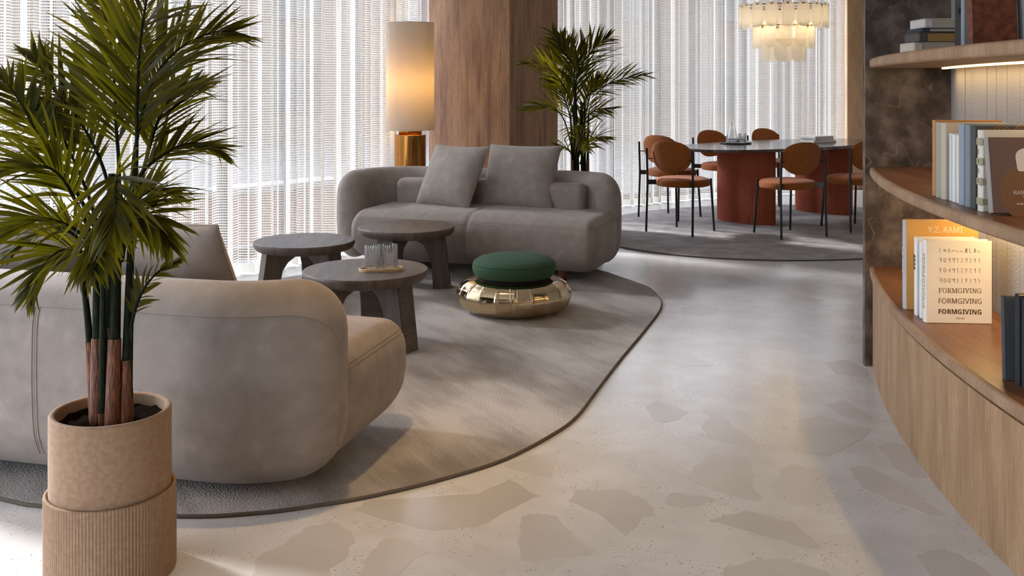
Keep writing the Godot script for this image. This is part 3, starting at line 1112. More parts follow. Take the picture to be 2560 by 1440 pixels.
func chandelier(at: Vector3) -> void:
	var t := thing("chandelier", "tiered chandelier of pebbled oval glass plates above the dining table", "chandelier", at)
	var poly := PackedVector2Array()
	for k in 36:
		var a := TAU * k / 36
		poly.append(Vector2(cos(a) * 0.066, sin(a) * 0.066 + (0.062 if sin(a) >= 0 else -0.062)))
	var b := MB.new()
	b.prism(poly, -0.004, 0.004, 0.0015)
	var plate := b.mesh()
	# tiers: radius, height of plate centre, count
	for q in [[0.44, 0.27, 18, 0.0], [0.30, 0.07, 12, 0.2], [0.21, -0.07, 8, 0.4]]:
		for k in q[2]:
			var a: float = TAU * k / q[2] + q[3]
			var o := obj("glass_plate", plate, M.plate, t)
			o.transform = Transform3D(Basis(Vector3.UP, -a + PI / 2) * Basis(Vector3.RIGHT, -PI / 2), Vector3(cos(a) * q[0], q[1], sin(a) * q[0]))
		b = MB.new()
		var ring := []
		for k in 49:
			ring.append(Vector3(cos(TAU * k / 48) * (q[0] - 0.022), q[1] + 0.1, sin(TAU * k / 48) * (q[0] - 0.022)))
		b.tube(ring, 0.005, 6, false)
		for k in 4:
			var a := TAU * k / 4 + 0.4
			b.tube([Vector3(cos(a) * (q[0] - 0.022), q[1] + 0.1, sin(a) * (q[0] - 0.022)), Vector3(0, q[1] + 0.1, 0)], 0.004, 6)
		for k in q[2]:
			var a: float = TAU * k / q[2] + q[3]
			b.box(Vector3(cos(a) * (q[0] - 0.006), q[1] + 0.1, sin(a) * (q[0] - 0.006)), Vector3(0.022, 0.012, 0.022), 0.002, Basis(Vector3.UP, -a))
		obj("ring_frame", b.mesh(), M.bronze, t)
	b = MB.new()
	b.tube([Vector3(0, 0.03, 0), Vector3(0, 1.16, 0)], 0.006, 8)
	obj("stem", b.mesh(), M.bronze, t)
	b = MB.new()
	b.tube([Vector3(-0.52, 0.42, -0.1), Vector3(-0.52, 1.16, -0.1)], 0.008, 8)
	var glow := mat("fff0d0", 0.5)
	glow.emission_enabled = true
	glow.emission = Color("ffd890")
	glow.emission_energy_multiplier = 1.2
	b = MB.new()
	b.lathe([Vector2(0.001, -0.045), Vector2(0.025, -0.035), Vector2(0.035, -0.01), Vector2(0.03, 0.02), Vector2(0.014, 0.045), Vector2(0.001, 0.05)], 16)
	var bulb := b.mesh()
	for k in 4:
		var a := TAU * k / 4 + 0.8
		var p := Vector3(cos(a) * 0.2, 0.19, sin(a) * 0.2)
		var o := obj("bulb", bulb, glow, t)
		o.position = p
		var l := OmniLight3D.new()
		l.light_color = Color("ffe2b4")
		l.light_energy = 0.03
		l.light_size = 0.03
		l.omni_range = 20.0
		l.omni_attenuation = 2.0
		l.shadow_enabled = true
		l.position = p
		t.add_child(l)

func floor_lamp(at: Vector3) -> void:
	var t := thing("floor_lamp", "tall lamp with cylindrical linen shade and polished brass drum base behind the sofa", "lamp", at)
	var b := MB.new()
	b.lathe([Vector2(0.001, 0), Vector2(0.13, 0), Vector2(0.132, 0.003), Vector2(0.132, 0.925), Vector2(0.13, 0.93), Vector2(0.001, 0.93)], 64)
	obj("base", b.mesh(), M.brass, t)
	b = MB.new()
	b.lathe([Vector2(0.001, 0.93), Vector2(0.098, 0.93), Vector2(0.098, 0.985), Vector2(0.001, 0.985)], 48)
	b.tube([Vector3(0, 0.98, 0), Vector3(0, 1.26, 0)], 0.012, 10)
	obj("neck", b.mesh(), M.brass, t)
	b = MB.new()
	b.lathe([Vector2(0.199, 0.972), Vector2(0.203, 0.968), Vector2(0.203, 1.874), Vector2(0.199, 1.87), Vector2(0.199, 0.972)], 72)
	obj("lamp_shade", b.mesh(), M.linen, t)
	b = MB.new()
	for k in 3:
		var a := TAU * k / 3
		b.tube([Vector3(0, 1.26, 0), Vector3(cos(a) * 0.199, 1.26, sin(a) * 0.199)], 0.003, 6)
	obj("shade_spider", b.mesh(), M.brass, t)
	var glow := mat("fff0d0", 0.5)
	glow.emission_enabled = true
	glow.emission = Color("ffca70")
	glow.emission_energy_multiplier = 6.0
	b = MB.new()
	b.lathe([Vector2(0.001, -0.05), Vector2(0.03, -0.04), Vector2(0.042, -0.005), Vector2(0.03, 0.03), Vector2(0.014, 0.055), Vector2(0.001, 0.06)], 20, Vector3(0, 1.36, 0))
	obj("bulb", b.mesh(), glow, t)
	var l := OmniLight3D.new()
	l.light_color = Color("ffdba4")
	l.light_energy = 0.3
	l.light_size = 0.04
	l.omni_range = 20.0
	l.omni_attenuation = 2.0
	l.shadow_enabled = true
	l.position = Vector3(0, 1.36, 0)
	t.add_child(l)

func downlight(x: float, d: float, energy: float, cone: float, label: String) -> void:
	var t := thing("ceiling_downlight", label, "light", D(x, 2.995, d), 0.0, "warm recessed downlights in the ceiling")
	var b := MB.new()
	b.lathe([Vector2(0.045, 0.0), Vector2(0.06, 0.0), Vector2(0.062, 0.005), Vector2(0.045, 0.005), Vector2(0.045, 0.0)], 32)
	obj("trim_ring", b.mesh(), M.bronze, t)
	b = MB.new()
	b.lathe([Vector2(0.001, 0.003), Vector2(0.045, 0.003), Vector2(0.045, 0.006), Vector2(0.001, 0.006)], 32)
	var glow := mat("fff3dc", 0.5)
	glow.emission_enabled = true
	glow.emission = Color("ffe2b0")
	glow.emission_energy_multiplier = 8.0
	obj("lens", b.mesh(), glow, t)
	var l := SpotLight3D.new()
	l.light_color = Color("ffd08c")
	l.light_energy = energy
	l.light_size = 0.045
	l.spot_angle = cone
	l.spot_angle_attenuation = 1.0
	l.spot_range = 20.0
	l.spot_attenuation = 2.0
	l.shadow_enabled = true
	l.position = Vector3(0, -0.01, 0)
	l.rotation.x = -PI / 2
	t.add_child(l)

func strip_light(t: Node3D, y: float, d0: float, d1: float, energy: float) -> void:
	# warm strip tucked against the back, under a shelf
	var glow := mat("fff0d0", 0.5)
	glow.emission_enabled = true
	glow.emission = Color("ffcf80")
	glow.emission_energy_multiplier = 3.0
	obj("light_strip", arc_slab(BB + 0.06, BB + 0.04, d0, d1, y - 0.008, y, 0.002), glow, t)
	var n := 8
	for i in n:
		var d := lerpf(d0, d1, (i + 0.5) / n)
		var p := arc_pt(BB + 0.05, d)
		var l := AreaLight3D.new()
		l.area_size = Vector2(0.02, absf(d1 - d0) / n)
		l.light_color = Color("ffd58f")
		l.light_energy = energy / n
		l.area_range = 20.0
		l.area_attenuation = 2.0
		l.shadow_enabled = true
		l.position = D(p.x, y - 0.012, p.y)
		l.basis = Basis(Vector3.UP, -atan2(d - BC.y, BC.x - p.x)) * Basis(Vector3.RIGHT, -PI / 2)
		t.add_child(l)

func glass_tumbler(label: String, at: Vector3, r: float, h: float) -> void:
	var b := MB.new()
	b.lathe([Vector2(0.001, 0), Vector2(r * 0.96, 0), Vector2(r, 0.004), Vector2(r, h), Vector2(r - 0.0018, h), Vector2(r - 0.002, 0.008), Vector2(0.001, 0.008)], 176, at, 0.035, 22)
	tag(obj("glass_tumbler", b.mesh(), M.tumbler), label, "glass", "ribbed glass tumblers")

const STONES := [
	[[0.03,3.13],[0.08,3.15],[0.14,3.13],[0.18,2.99],[0.24,2.89],[0.22,2.87],[0.03,2.83],[0.02,2.99]],
	[[0.60,3.45],[0.70,3.62],[0.81,3.68],[0.85,3.60],[0.84,3.45],[0.81,3.38],[0.81,3.24],[0.77,3.25],[0.67,3.33],[0.60,3.42]],
	[[0.61,3.10],[0.74,3.17],[0.87,3.09],[0.88,3.02],[0.90,2.91],[0.87,2.91],[0.78,2.97],[0.65,3.07]],
	[[0.75,5.01],[0.84,5.11],[0.89,5.05],[0.92,4.91],[0.98,4.84],[0.94,4.80],[0.79,4.79],[0.75,4.87]],
	[[0.56,4.19],[0.61,4.26],[0.68,4.22],[0.73,4.13],[0.68,4.04],[0.59,4.00],[0.57,4.05]],
	[[0.79,4.15],[0.85,4.15],[0.87,4.00],[0.87,3.96],[0.92,3.76],[0.92,3.72],[0.83,3.76],[0.75,3.81],[0.75,3.96],[0.80,4.05]],
	[[0.51,3.28],[0.53,3.31],[0.65,3.27],[0.66,3.24],[0.54,3.19],[0.50,3.21]],
	[[0.93,3.50],[1.00,3.56],[1.08,3.50],[1.07,3.45],[1.04,3.42],[1.03,3.33],[1.05,3.23],[0.91,3.22],[0.91,3.33]],
	[[1.36,3.73],[1.43,3.77],[1.47,3.75],[1.43,3.44],[1.37,3.43],[1.35,3.49]],
	[[1.18,3.52],[1.26,3.54],[1.31,3.40],[1.34,3.22],[1.37,3.12],[1.31,3.13],[1.24,3.22],[1.17,3.35]],
	[[1.16,2.87],[1.24,2.91],[1.29,2.88],[1.32,2.75],[1.31,2.68],[1.14,2.68],[1.15,2.79]],
	[[1.50,7.06],[1.59,7.09],[1.65,6.99],[1.70,6.80],[1.60,6.76],[1.48,6.80]],
	[[2.06,7.06],[2.21,7.09],[2.31,6.89],[2.19,6.85],[2.10,6.92]],
	[[1.77,6.45],[1.85,6.43],[1.96,6.27],[1.89,6.18],[1.77,6.25]],
	[[-0.11,3.30],[-0.01,3.42],[0.09,3.28],[0.03,3.22],[-0.11,3.05],[-0.24,3.03],[-0.40,3.10],[-0.51,3.17],[-0.46,3.25]],
	[[-0.03,3.54],[0.07,3.64],[0.18,3.70],[0.15,3.56],[0.13,3.43],[0.08,3.45]],
	[[-0.66,2.97],[-0.63,3.05],[-0.56,3.09],[-0.48,3.02],[-0.47,2.98],[-0.47,2.87],[-0.51,2.79],[-0.50,2.74],[-0.71,2.70],[-0.73,2.85]],
	[[-0.38,2.97],[-0.32,2.98],[-0.24,2.89],[-0.28,2.84],[-0.31,2.75],[-0.42,2.74],[-0.41,2.87]],
	[[0.21,3.33],[0.37,3.33],[0.44,3.25],[0.45,3.13],[0.41,3.13],[0.34,2.99],[0.28,3.13],[0.18,3.24]],
	[[-0.11,2.94],[-0.07,2.93],[-0.02,2.75],[-0.09,2.75]],
	[[0.59,2.79],[0.67,2.83],[0.78,2.85],[0.85,2.79],[0.89,2.73],[0.56,2.70]],
	[[1.16,4.03],[1.27,4.08],[1.36,3.96],[1.42,3.93],[1.32,3.80],[1.15,3.64],[1.04,3.68],[1.08,3.84]],
	[[1.52,4.87],[1.65,4.91],[1.68,4.73],[1.63,4.60],[1.51,4.67]],
	[[0.24,2.75],[0.31,2.77],[0.39,2.73],[0.34,2.62],[0.22,2.62]],
	[[1.02,6.05],[1.16,6.16],[1.25,6.03],[1.18,5.89],[1.01,5.89]],
	[[1.32,4.23],[1.42,4.28],[1.47,4.05],[1.45,4.02],[1.35,4.05]]]

# ------------------------------------------------------------------ the place
func _ready() -> void:
	# camera
	var cam := Camera3D.new()
	cam.name = "camera"
	cam.projection = Camera3D.PROJECTION_FRUSTUM
	cam.near = 0.1
	cam.far = 200.0
	cam.size = 0.1 * 1440.0 / 2500.0
	cam.frustum_offset = Vector2(0, -0.1 * (720.0 - 212.0) / 2500.0)
	cam.position = Vector3(0, 1.35, 0)
	add_child(cam)
	cam.current = true
	# sky and exposure
	var env := Environment.new()
	var sky := Sky.new()
	var sm := ProceduralSkyMaterial.new()
	sm.sky_top_color = Color("b6c9ea")
	sm.sky_horizon_color = Color("e4ebf6")
	sm.sky_curve = 0.2
	sm.ground_bottom_color = Color("8d8880")
	sm.ground_horizon_color = Color("b4b0a8")
	sm.sky_energy_multiplier = 1.0
	sky.sky_material = sm
	env.background_mode = Environment.BG_SKY
	env.sky = sky
	env.background_energy_multiplier = SKY
	env.tonemap_mode = Environment.TONE_MAPPER_LINEAR
	env.tonemap_exposure = 1.38
	env.sdfgi_enabled = true
	env.ssao_enabled = true
	env.ssil_enabled = true
	var we := WorldEnvironment.new()
	we.environment = env
	add_child(we)

	# low soft sun coming in through the window wall on the left
	var sun := DirectionalLight3D.new()
	sun.name = "sun"
	sun.light_color = Color("fbfbff")
	sun.light_energy = 1.8
	sun.light_angular_distance = 6.0
	sun.shadow_enabled = true
	sun.sky_mode = DirectionalLight3D.SKY_MODE_LIGHT_ONLY
	add_child(sun)
	sun.look_at_from_position(Vector3.ZERO, Vector3(0.72, -0.52, 0.46))

	make_materials()
	build_room()
	build_outside()
	build_bookcase()
	build_lounge()
	build_dining()
	build_books()
	for q in [[-0.64, 3.65, 2.2, 26.0, "recessed warm ceiling downlight above the near sofa's rounded end"], [-0.75, 4.75, 0.6, 50.0, "recessed warm ceiling downlight above the tray of glasses"], [-1.0, 2.0, 0.45, 50.0, "recessed warm ceiling downlight in front of the near palm"]]:
		downlight(q[0], q[1], q[2], q[3], q[4])

const SKY := 8.5
const TOP := 3.0

func build_room() -> void:
	var plan := [Vector2(-12.2, -4), Vector2(-11, -2.6), Vector2(-1.35, 8.75), Vector2(-0.55, 10.6), Vector2(5.2, 13.9), Vector2(5.2, -4)]
	var poly := PackedVector2Array()
	for q in plan:
		poly.append(Vector2(q.x, -q.y))
	var b := MB.new()
	b.prism(poly, -0.2, 0.0)
	var fl := struct("floor", b.mesh(), M.floor, "pale polished terrazzo floor with large stone pieces")
	# large stone pieces let into the ground
	rng.seed = 31
	var stones := STONES
	for i in stones.size():
		var s: Array = stones[i]
		var p := PackedVector2Array()
		var raw := []
		for q in s:
			raw.append(Vector2(q[0], -q[1]))
		for k in raw.size():
			var a: Vector2 = raw[k]
			var c: Vector2 = raw[(k + 1) % raw.size()]
			for j in 4:
				var w := a.lerp(c, j / 4.0)
				if j > 0:
					var nrm := (c - a).orthogonal().normalized()
					w += nrm * rng.randf_range(-0.008, 0.008)
				p.append(w)
		b = MB.new()
		b.prism(p, -0.02, 0.0006)
		obj("stone", b.mesh(), M["stone%d" % (i % 4)], fl)
	b = MB.new()
	b.prism(poly, TOP, TOP + 0.2)
	struct("ceiling", b.mesh(), M.plaster)
	glazing(Vector2(-11, -2.6), Vector2(-1.35, 8.75), 11, TOP)
	glazing(Vector2(-1.35, 8.75), Vector2(-0.55, 10.6), 1, TOP)
	glazing(Vector2(-0.55, 10.6), Vector2(5.2, 13.9), 5, TOP)
	b = MB.new()
	b.box(D(5.3, TOP / 2, 4.95), Vector3(0.2, TOP, 17.9))
	struct("wall_right", b.mesh(), M.plaster)
	b = MB.new()
	b.box(D(-9.6, TOP / 2, -4.1), Vector3(5.4, TOP, 0.2))
	b.box(D(1.15, TOP / 2, -4.1), Vector3(8.3, TOP, 0.2))
	b.box(D(-11.6, TOP / 2, -3.3), Vector3(0.2, TOP, 1.9), 0.004, Basis(Vector3.UP, 0.7))
	struct("wall_back", b.mesh(), M.plaster)
	glazing(Vector2(-6.9, -4.05), Vector2(-3.0, -4.05), 3, TOP)
	# oak-clad column between the lounge and the dining corner
	var cx := Vector2(0.883, -0.47)
	var cd := Vector2(0.47, 0.883)
	var e0 := Vector2(-0.02, 8.75)
	var ctr := e0 - cx * 0.42 + cd * 0.49
	var t := thing("wood_column", "square wood-panelled column between the lamp and the palm", "column", D(ctr.x, 0, ctr.y), -atan2(cx.y, cx.x) * -1.0)
	t.rotation.y = atan2(cx.y, cx.x)
	b = MB.new()
	b.box(Vector3(0, TOP / 2, 0), Vector3(0.84, TOP - 0.002, 0.98), 0.003)
	obj("cladding", b.mesh(), M.column, t)
	# wood-clad pier where the dining curtain ends
	var pier := thing("wood_pier", "light wood wall pier at the right end of the dining curtain", "pier", D(4.74, 0, 13.12))
	b = MB.new()
	b.box(Vector3(0, TOP / 2, 0), Vector3(0.86, TOP - 0.002, 0.5), 0.01)
	obj("cladding", b.mesh(), M.oak, pier)
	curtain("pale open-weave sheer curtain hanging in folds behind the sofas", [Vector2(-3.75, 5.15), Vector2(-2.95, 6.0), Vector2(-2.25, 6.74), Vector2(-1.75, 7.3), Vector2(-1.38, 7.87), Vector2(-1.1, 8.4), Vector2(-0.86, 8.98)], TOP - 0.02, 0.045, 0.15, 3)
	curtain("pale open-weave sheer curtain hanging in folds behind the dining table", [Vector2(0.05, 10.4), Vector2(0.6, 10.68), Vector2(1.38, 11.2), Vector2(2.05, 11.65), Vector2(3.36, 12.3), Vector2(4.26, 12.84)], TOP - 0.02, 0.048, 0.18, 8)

func build_outside() -> void:
	var b := MB.new()
	b.box(Vector3(0, -0.4, 0), Vector3(120, 0.2, 120))
	struct("ground", b.mesh(), M.paving)
	# low brick wall with a white coping along the terrace, and the houses across the street
	var dirv := Vector2(9.65, 11.35).normalized()
	var out := Vector2(-dirv.y, dirv.x)
	var t := thing("terrace_wall", "low brick terrace wall with a pale coping outside the lounge window", "wall", D(-6.2, -0.3, 3.1))
	t.position = D(-5.5 + out.x * 1.6, -0.3, 4.0 + out.y * 1.6)
	t.rotation.y = atan2(dirv.y, dirv.x)
	b = MB.new()
	b.box(Vector3(0, 0.3, 0), Vector3(15, 0.6, 0.25))
	obj("brickwork", b.mesh(), M.brick, t)
	b = MB.new()
	b.box(Vector3(0, 0.63, 0), Vector3(15, 0.06, 0.34))
	obj("coping", b.mesh(), M.concrete, t)
	var looks := ["brown house with a flat roof across the street, leftmost of the row", "second brown house from the left across the street", "brown house in the middle of the row across the street", "fourth brown house from the left across the street", "brown house across the street, rightmost of the row"]
	for n in 5:
		var hw: float = [9.0, 8.0, 9.5, 8.5, 9.0][n]
		var hh: float = [5.9, 6.4, 6.0, 6.6, 6.1][n]
		t = thing("house", looks[n], "building", D(-21.0 + n * 9.1, -0.3, 27.0 + n * 1.2))
		b = MB.new()
		b.box(Vector3(0, hh / 2, 0), Vector3(hw, hh, 4.0))
		obj("walls", b.mesh(), M.facade, t)
		b = MB.new()
		b.box(Vector3(0, 0, 0), Vector3(1.2, 1.5, 0.1))
		var wm := b.mesh()
		for i in 3:
			for j in 2:
				var o := obj("window", wm, M.darkglass, t)
				o.position = Vector3(-hw / 2 + 1.7 + i * 2.7, 1.6 + j * 2.6, 2.02)

func build_bookcase() -> void:
	var d0 := 1.2
	var d1 := 4.8
	# marble end wall, concrete back made of boards
	var b := MB.new()
	b.box(D(2.0, TOP / 2, 4.815), Vector3(0.614, TOP, 0.03), 0.002)
	struct("wall_marble", b.mesh(), M.marble, "dark brown marble wall panel with pale veins at the end of the bookcase")
	var wall := struct("wall_niche", arc_slab(BB - 0.014, BB - 0.2, d0, d1, 0.0, TOP, 0.004), M.concrete, "board-marked grey concrete wall behind the bookcase")
	rng.seed = 14
	var d := d0
	var k := 0
	while d < d1 - 0.01:
		var w := minf(rng.randf_range(0.045, 0.085), d1 - d)
		var o := obj("board", arc_slab(BB + rng.randf_range(-0.002, 0.001), BB - 0.016, d + 0.0008, d + w - 0.0008, 0.0, TOP, 0.002, 3), M.concrete, wall)
		d += w
		k += 1
	var t := thing("bookcase", "curved oak bookcase with thick shelves and a low oak-fronted base", "bookcase", D(0, 0, 0))
	obj("base_cabinet", arc_slab(BF - 0.014, BB + 0.002, d0, d1, 0.0, 0.425, 0.002, 64), M.oak, t)
	for y in [0.478, 0.956, 1.475]:
		var sh := obj("shelf", arc_slab(BF, BB + 0.002, d0, d1, y - 0.045, y - 0.0006, 0.016 if y < 1 else 0.012, 64), M.oak_edge, t)
		obj("shelf_top_shade", arc_slab(BF - 0.017, BB + 0.003, d0, d1, y - 0.003, y, 0.0008, 64), M.oak_shaded, sh)  # thin sheet whose darker colour paints the shade on the shelf
	strip_light(t, 1.475 - 0.045, 1.3, 4.62, 0.28)
	strip_light(t, 0.956 - 0.045, 1.3, 4.62, 0.75)

func build_lounge() -> void:
	# hand-loomed rug with a free outline
	var edge := [[-1.663, 3.248], [-1.498, 3.19], [-1.043, 3.116], [-0.796, 3.14], [-0.63, 3.193], [-0.461, 3.267], [-0.241, 3.406], [-0.027, 3.587], [0.164, 3.857], [0.264, 4.056], [0.361, 4.36], [0.521, 4.863], [0.691, 5.366], [0.864, 5.9], [0.921, 6.17], [0.925, 6.356], [0.904, 6.605], [0.826, 6.818], [0.714, 7.06], [0.619, 7.227], [0.2, 7.55], [-0.5, 7.6], [-1.3, 7.2], [-2.2, 6.25], [-2.9, 5.2], [-3.0, 4.3], [-2.5, 3.6]]
	var pts := []
	for q in edge:
		pts.append(Vector2(q[0], -q[1]))
	var poly := PackedVector2Array(catmull(pts, 5, true))
	var b := MB.new()
	b.prism(poly, 0.001, 0.012, 0.003)
	var turn := deg_to_rad(28)
	for i in b.uv.size():
		b.uv[i] = b.uv[i].rotated(turn)
	var rug := thing("rug", "large grey-taupe hand-loomed rug with a flowing outline under the sofas", "rug", Vector3.ZERO)
	obj("pile", b.mesh(), M.rug, rug)
	var line := []
	for q in poly:
		line.append(Vector3(q.x, 0.006, q.y))
	line.append(line[0])
	b = MB.new()
	b.tube(line, 0.0065, 6, false)
	obj("bound_edge", b.mesh(), M.rug_edge, rug)
	# sofas
	make_sofa("taupe sofa facing the room, two square pillows on its seat", D(-0.21, 0.012, 7.38), facing(-0.342, -0.94), 1.0)
	make_sofa("taupe sofa seen from behind, beside the potted palm", D(-1.47, 0.012, 3.75), facing(0.242, 0.97), -1.0)
	make_pillow("taupe square pillow on the far sofa, the left one of the pair", D(-0.45, 0.668, 7.46), deg_to_rad(-40), deg_to_rad(27), 0.27, 0.25)
	make_pillow("taupe square pillow on the far sofa, the right one of the pair", D(0.06, 0.668, 7.42), deg_to_rad(-24), deg_to_rad(24), 0.29, 0.25)
	make_pillow("taupe pillow on the near sofa, its corner rising over the back nearest the coffee tables", D(-1.3, 0.62, 3.84), facing(0.35, 0.94), deg_to_rad(28), 0.29, 0.25)
	make_pillow("taupe pillow on the near sofa, behind the palm at the left edge", D(-1.93, 0.62, 3.97), facing(0.2, 0.97), deg_to_rad(24), 0.27, 0.25)
	# coffee tables
	coffee_table("round dark wooden coffee table holding the tray of glasses", -0.755, 5.16, 0.40, 0.322, 32)
	coffee_table("round dark wooden coffee table nearest the curtain", -1.32, 6.36, 0.362, 0.318, 32)
	coffee_table("round dark wooden coffee table closest to the far sofa", -0.697, 6.6, 0.418, 0.318, -4)
	# tray with two tumblers
	var tray := thing("oval_tray", "small oval pale wooden tray under the two tumblers", "tray", D(-0.67, 0.4, 5.12), deg_to_rad(14))
	var outer := PackedVector2Array()
	for i in 40:
		var a := TAU * i / 40
		outer.append(Vector2(cos(a) * 0.042 + (0.07 if cos(a) >= 0 else -0.07), sin(a) * 0.042))
	b = MB.new()
	b.prism(outer, 0.0, 0.006)
	obj("tray_bottom", b.mesh(), M.ash, tray)
	b = MB.new()
	line = []
	for q in outer:
		line.append(Vector3(q.x * 0.975, 0.010, q.y * 0.93))
	line.append(line[0])
	b.tube(line, 0.0055, 8, false)
	obj("rim", b.mesh(), M.ash, tray)
	glass_tumbler("ribbed clear glass tumbler on the oval tray, the left one", D(-0.712, 0.407, 5.11), 0.04, 0.125)
	glass_tumbler("ribbed clear glass tumbler on the oval tray, the right one", D(-0.628, 0.407, 5.13), 0.04, 0.125)
	pouf()
	floor_lamp(D(-0.86, 0, 8.45))
	# palms
	for k in 6:
		leafs.append(leaflet_mesh([0.02, 0.08, 0.16, 0.26, 0.38, 0.12][k], [0.2, -0.4, 0.5, -0.3, 0.3, 0.9][k]))
	var near := [
	[[[0.06,0.96,0.00],[0.07,1.12,0.00],[0.08,1.28,0.02],[0.11,1.45,0.08],[0.17,1.61,0.18],[0.23,1.71,0.30]],0.30,34,1.0],
	[[[0.01,0.91,-0.03],[0.01,1.11,-0.03],[-0.01,1.24,-0.06],[-0.04,1.37,-0.12],[-0.09,1.52,-0.20],[-0.17,1.64,-0.30]],0.30,30,1.0],
	[[[0.05,0.96,-0.00],[0.06,1.17,-0.02],[0.09,1.34,-0.05],[0.14,1.44,-0.10],[0.22,1.50,-0.16],[0.29,1.51,-0.20]],0.26,30,1.0],
	[[[-0.04,0.91,-0.03],[-0.13,1.04,-0.08],[-0.24,1.16,-0.12],[-0.31,1.26,-0.16],[-0.38,1.34,-0.20],[-0.46,1.39,-0.25]],0.22,26,0.6],
	[[[0.03,0.96,-0.03],[0.06,1.09,-0.05],[0.13,1.16,-0.10],[0.19,1.18,-0.14],[0.25,1.16,-0.17]],0.19,26,0.7],
	[[[0.02,0.90,0.02],[0.04,1.07,0.07],[0.07,1.11,0.14],[0.10,1.09,0.22],[0.12,1.04,0.27],[0.12,0.99,0.29]],0.25,17,1.0],
	[[[-0.01,0.81,0.03],[-0.01,0.91,0.08],[0.00,0.94,0.14],[0.02,0.92,0.19],[0.02,0.87,0.21]],0.18,13,1.0],
	[[[-0.04,0.87,-0.02],[-0.09,1.01,-0.00],[-0.14,1.11,0.03],[-0.21,1.13,0.05],[-0.29,1.11,0.06]],0.22,24,0.5],
	[[[0.06,0.63,0.02],[0.07,0.70,0.03],[0.10,0.78,0.04],[0.15,0.84,0.05],[0.21,0.87,0.05]],0.08,14,0.6],
	[[[-0.02,0.83,-0.00],[-0.06,0.94,0.05],[-0.13,0.99,0.10],[-0.19,0.98,0.14],[-0.25,0.94,0.18]],0.22,24,0.4],
	[[[0.00,0.91,-0.06],[-0.08,1.11,-0.14],[-0.18,1.25,-0.20],[-0.30,1.35,-0.28],[-0.38,1.45,-0.34]],0.27,28,1.0],
	[[[0.03,0.91,-0.04],[0.06,1.13,-0.10],[0.07,1.25,-0.18],[0.09,1.32,-0.26],[0.13,1.35,-0.34]],0.25,26,1.0],
	[[[0.01,0.89,-0.05],[0.01,0.99,-0.12],[0.05,1.04,-0.18],[0.09,1.03,-0.22]],0.19,18,0.7],
	[[[-0.03,0.87,-0.04],[-0.13,1.07,-0.12],[-0.26,1.25,-0.20],[-0.37,1.29,-0.26]],0.22,24,0.7],
	[[[-0.02,0.79,-0.00],[-0.09,0.89,-0.05],[-0.18,0.94,-0.08],[-0.27,0.91,-0.10],[-0.34,0.86,-0.10]],0.18,20,0.4],
	[[[0.02,0.87,-0.00],[0.04,0.99,0.05],[0.10,1.02,0.10],[0.17,1.00,0.14],[0.22,0.93,0.16]],0.20,20,0.8],
	[[[-0.02,0.79,-0.00],[-0.04,0.88,0.06],[-0.08,0.91,0.12],[-0.12,0.87,0.16],[-0.14,0.81,0.18]],0.18,20,0.6],
	[[[0.01,0.81,0.02],[0.02,0.93,0.08],[0.04,0.98,0.15],[0.06,0.95,0.20],[0.06,0.89,0.22]],0.20,14,1.0],
	[[[0.03,0.86,-0.00],[0.07,0.97,0.06],[0.11,1.00,0.10],[0.16,0.98,0.13]],0.17,12,0.7]]
	var t := thing("potted_palm", "tall potted palm in a fluted clay planter in front of the near sofa", "potted plant", D(-1.115, 0, 2.781))
	planter(t, 0.16, 0.173, 0.45, 0.233)
	canes(t, [[-0.03, 0.02, 0.66, -0.04, 0.95, 0.0, 0.018], [0.022, 0.045, 0.655, 0.03, 1.05, 0.02, 0.019], [0.05, 0.03, 0.6, 0.065, 1.12, 0.0, 0.015], [-0.045, 0.0, 0.65, -0.09, 0.92, 0.0, 0.013], [-0.01, -0.02, 0.7, -0.01, 1.1, -0.03, 0.02], [0.03, -0.03, 0.52, 0.05, 1.05, -0.03, 0.016], [-0.01, 0.03, 0.47, 0.0, 0.95, 0.05, 0.012], [0.06, 0.02, 0.5, 0.07, 0.7, 0.03, 0.008]], 0.415)
	palm_crown(t, near, 0.0150, [0, 1, 2, 5], 5)
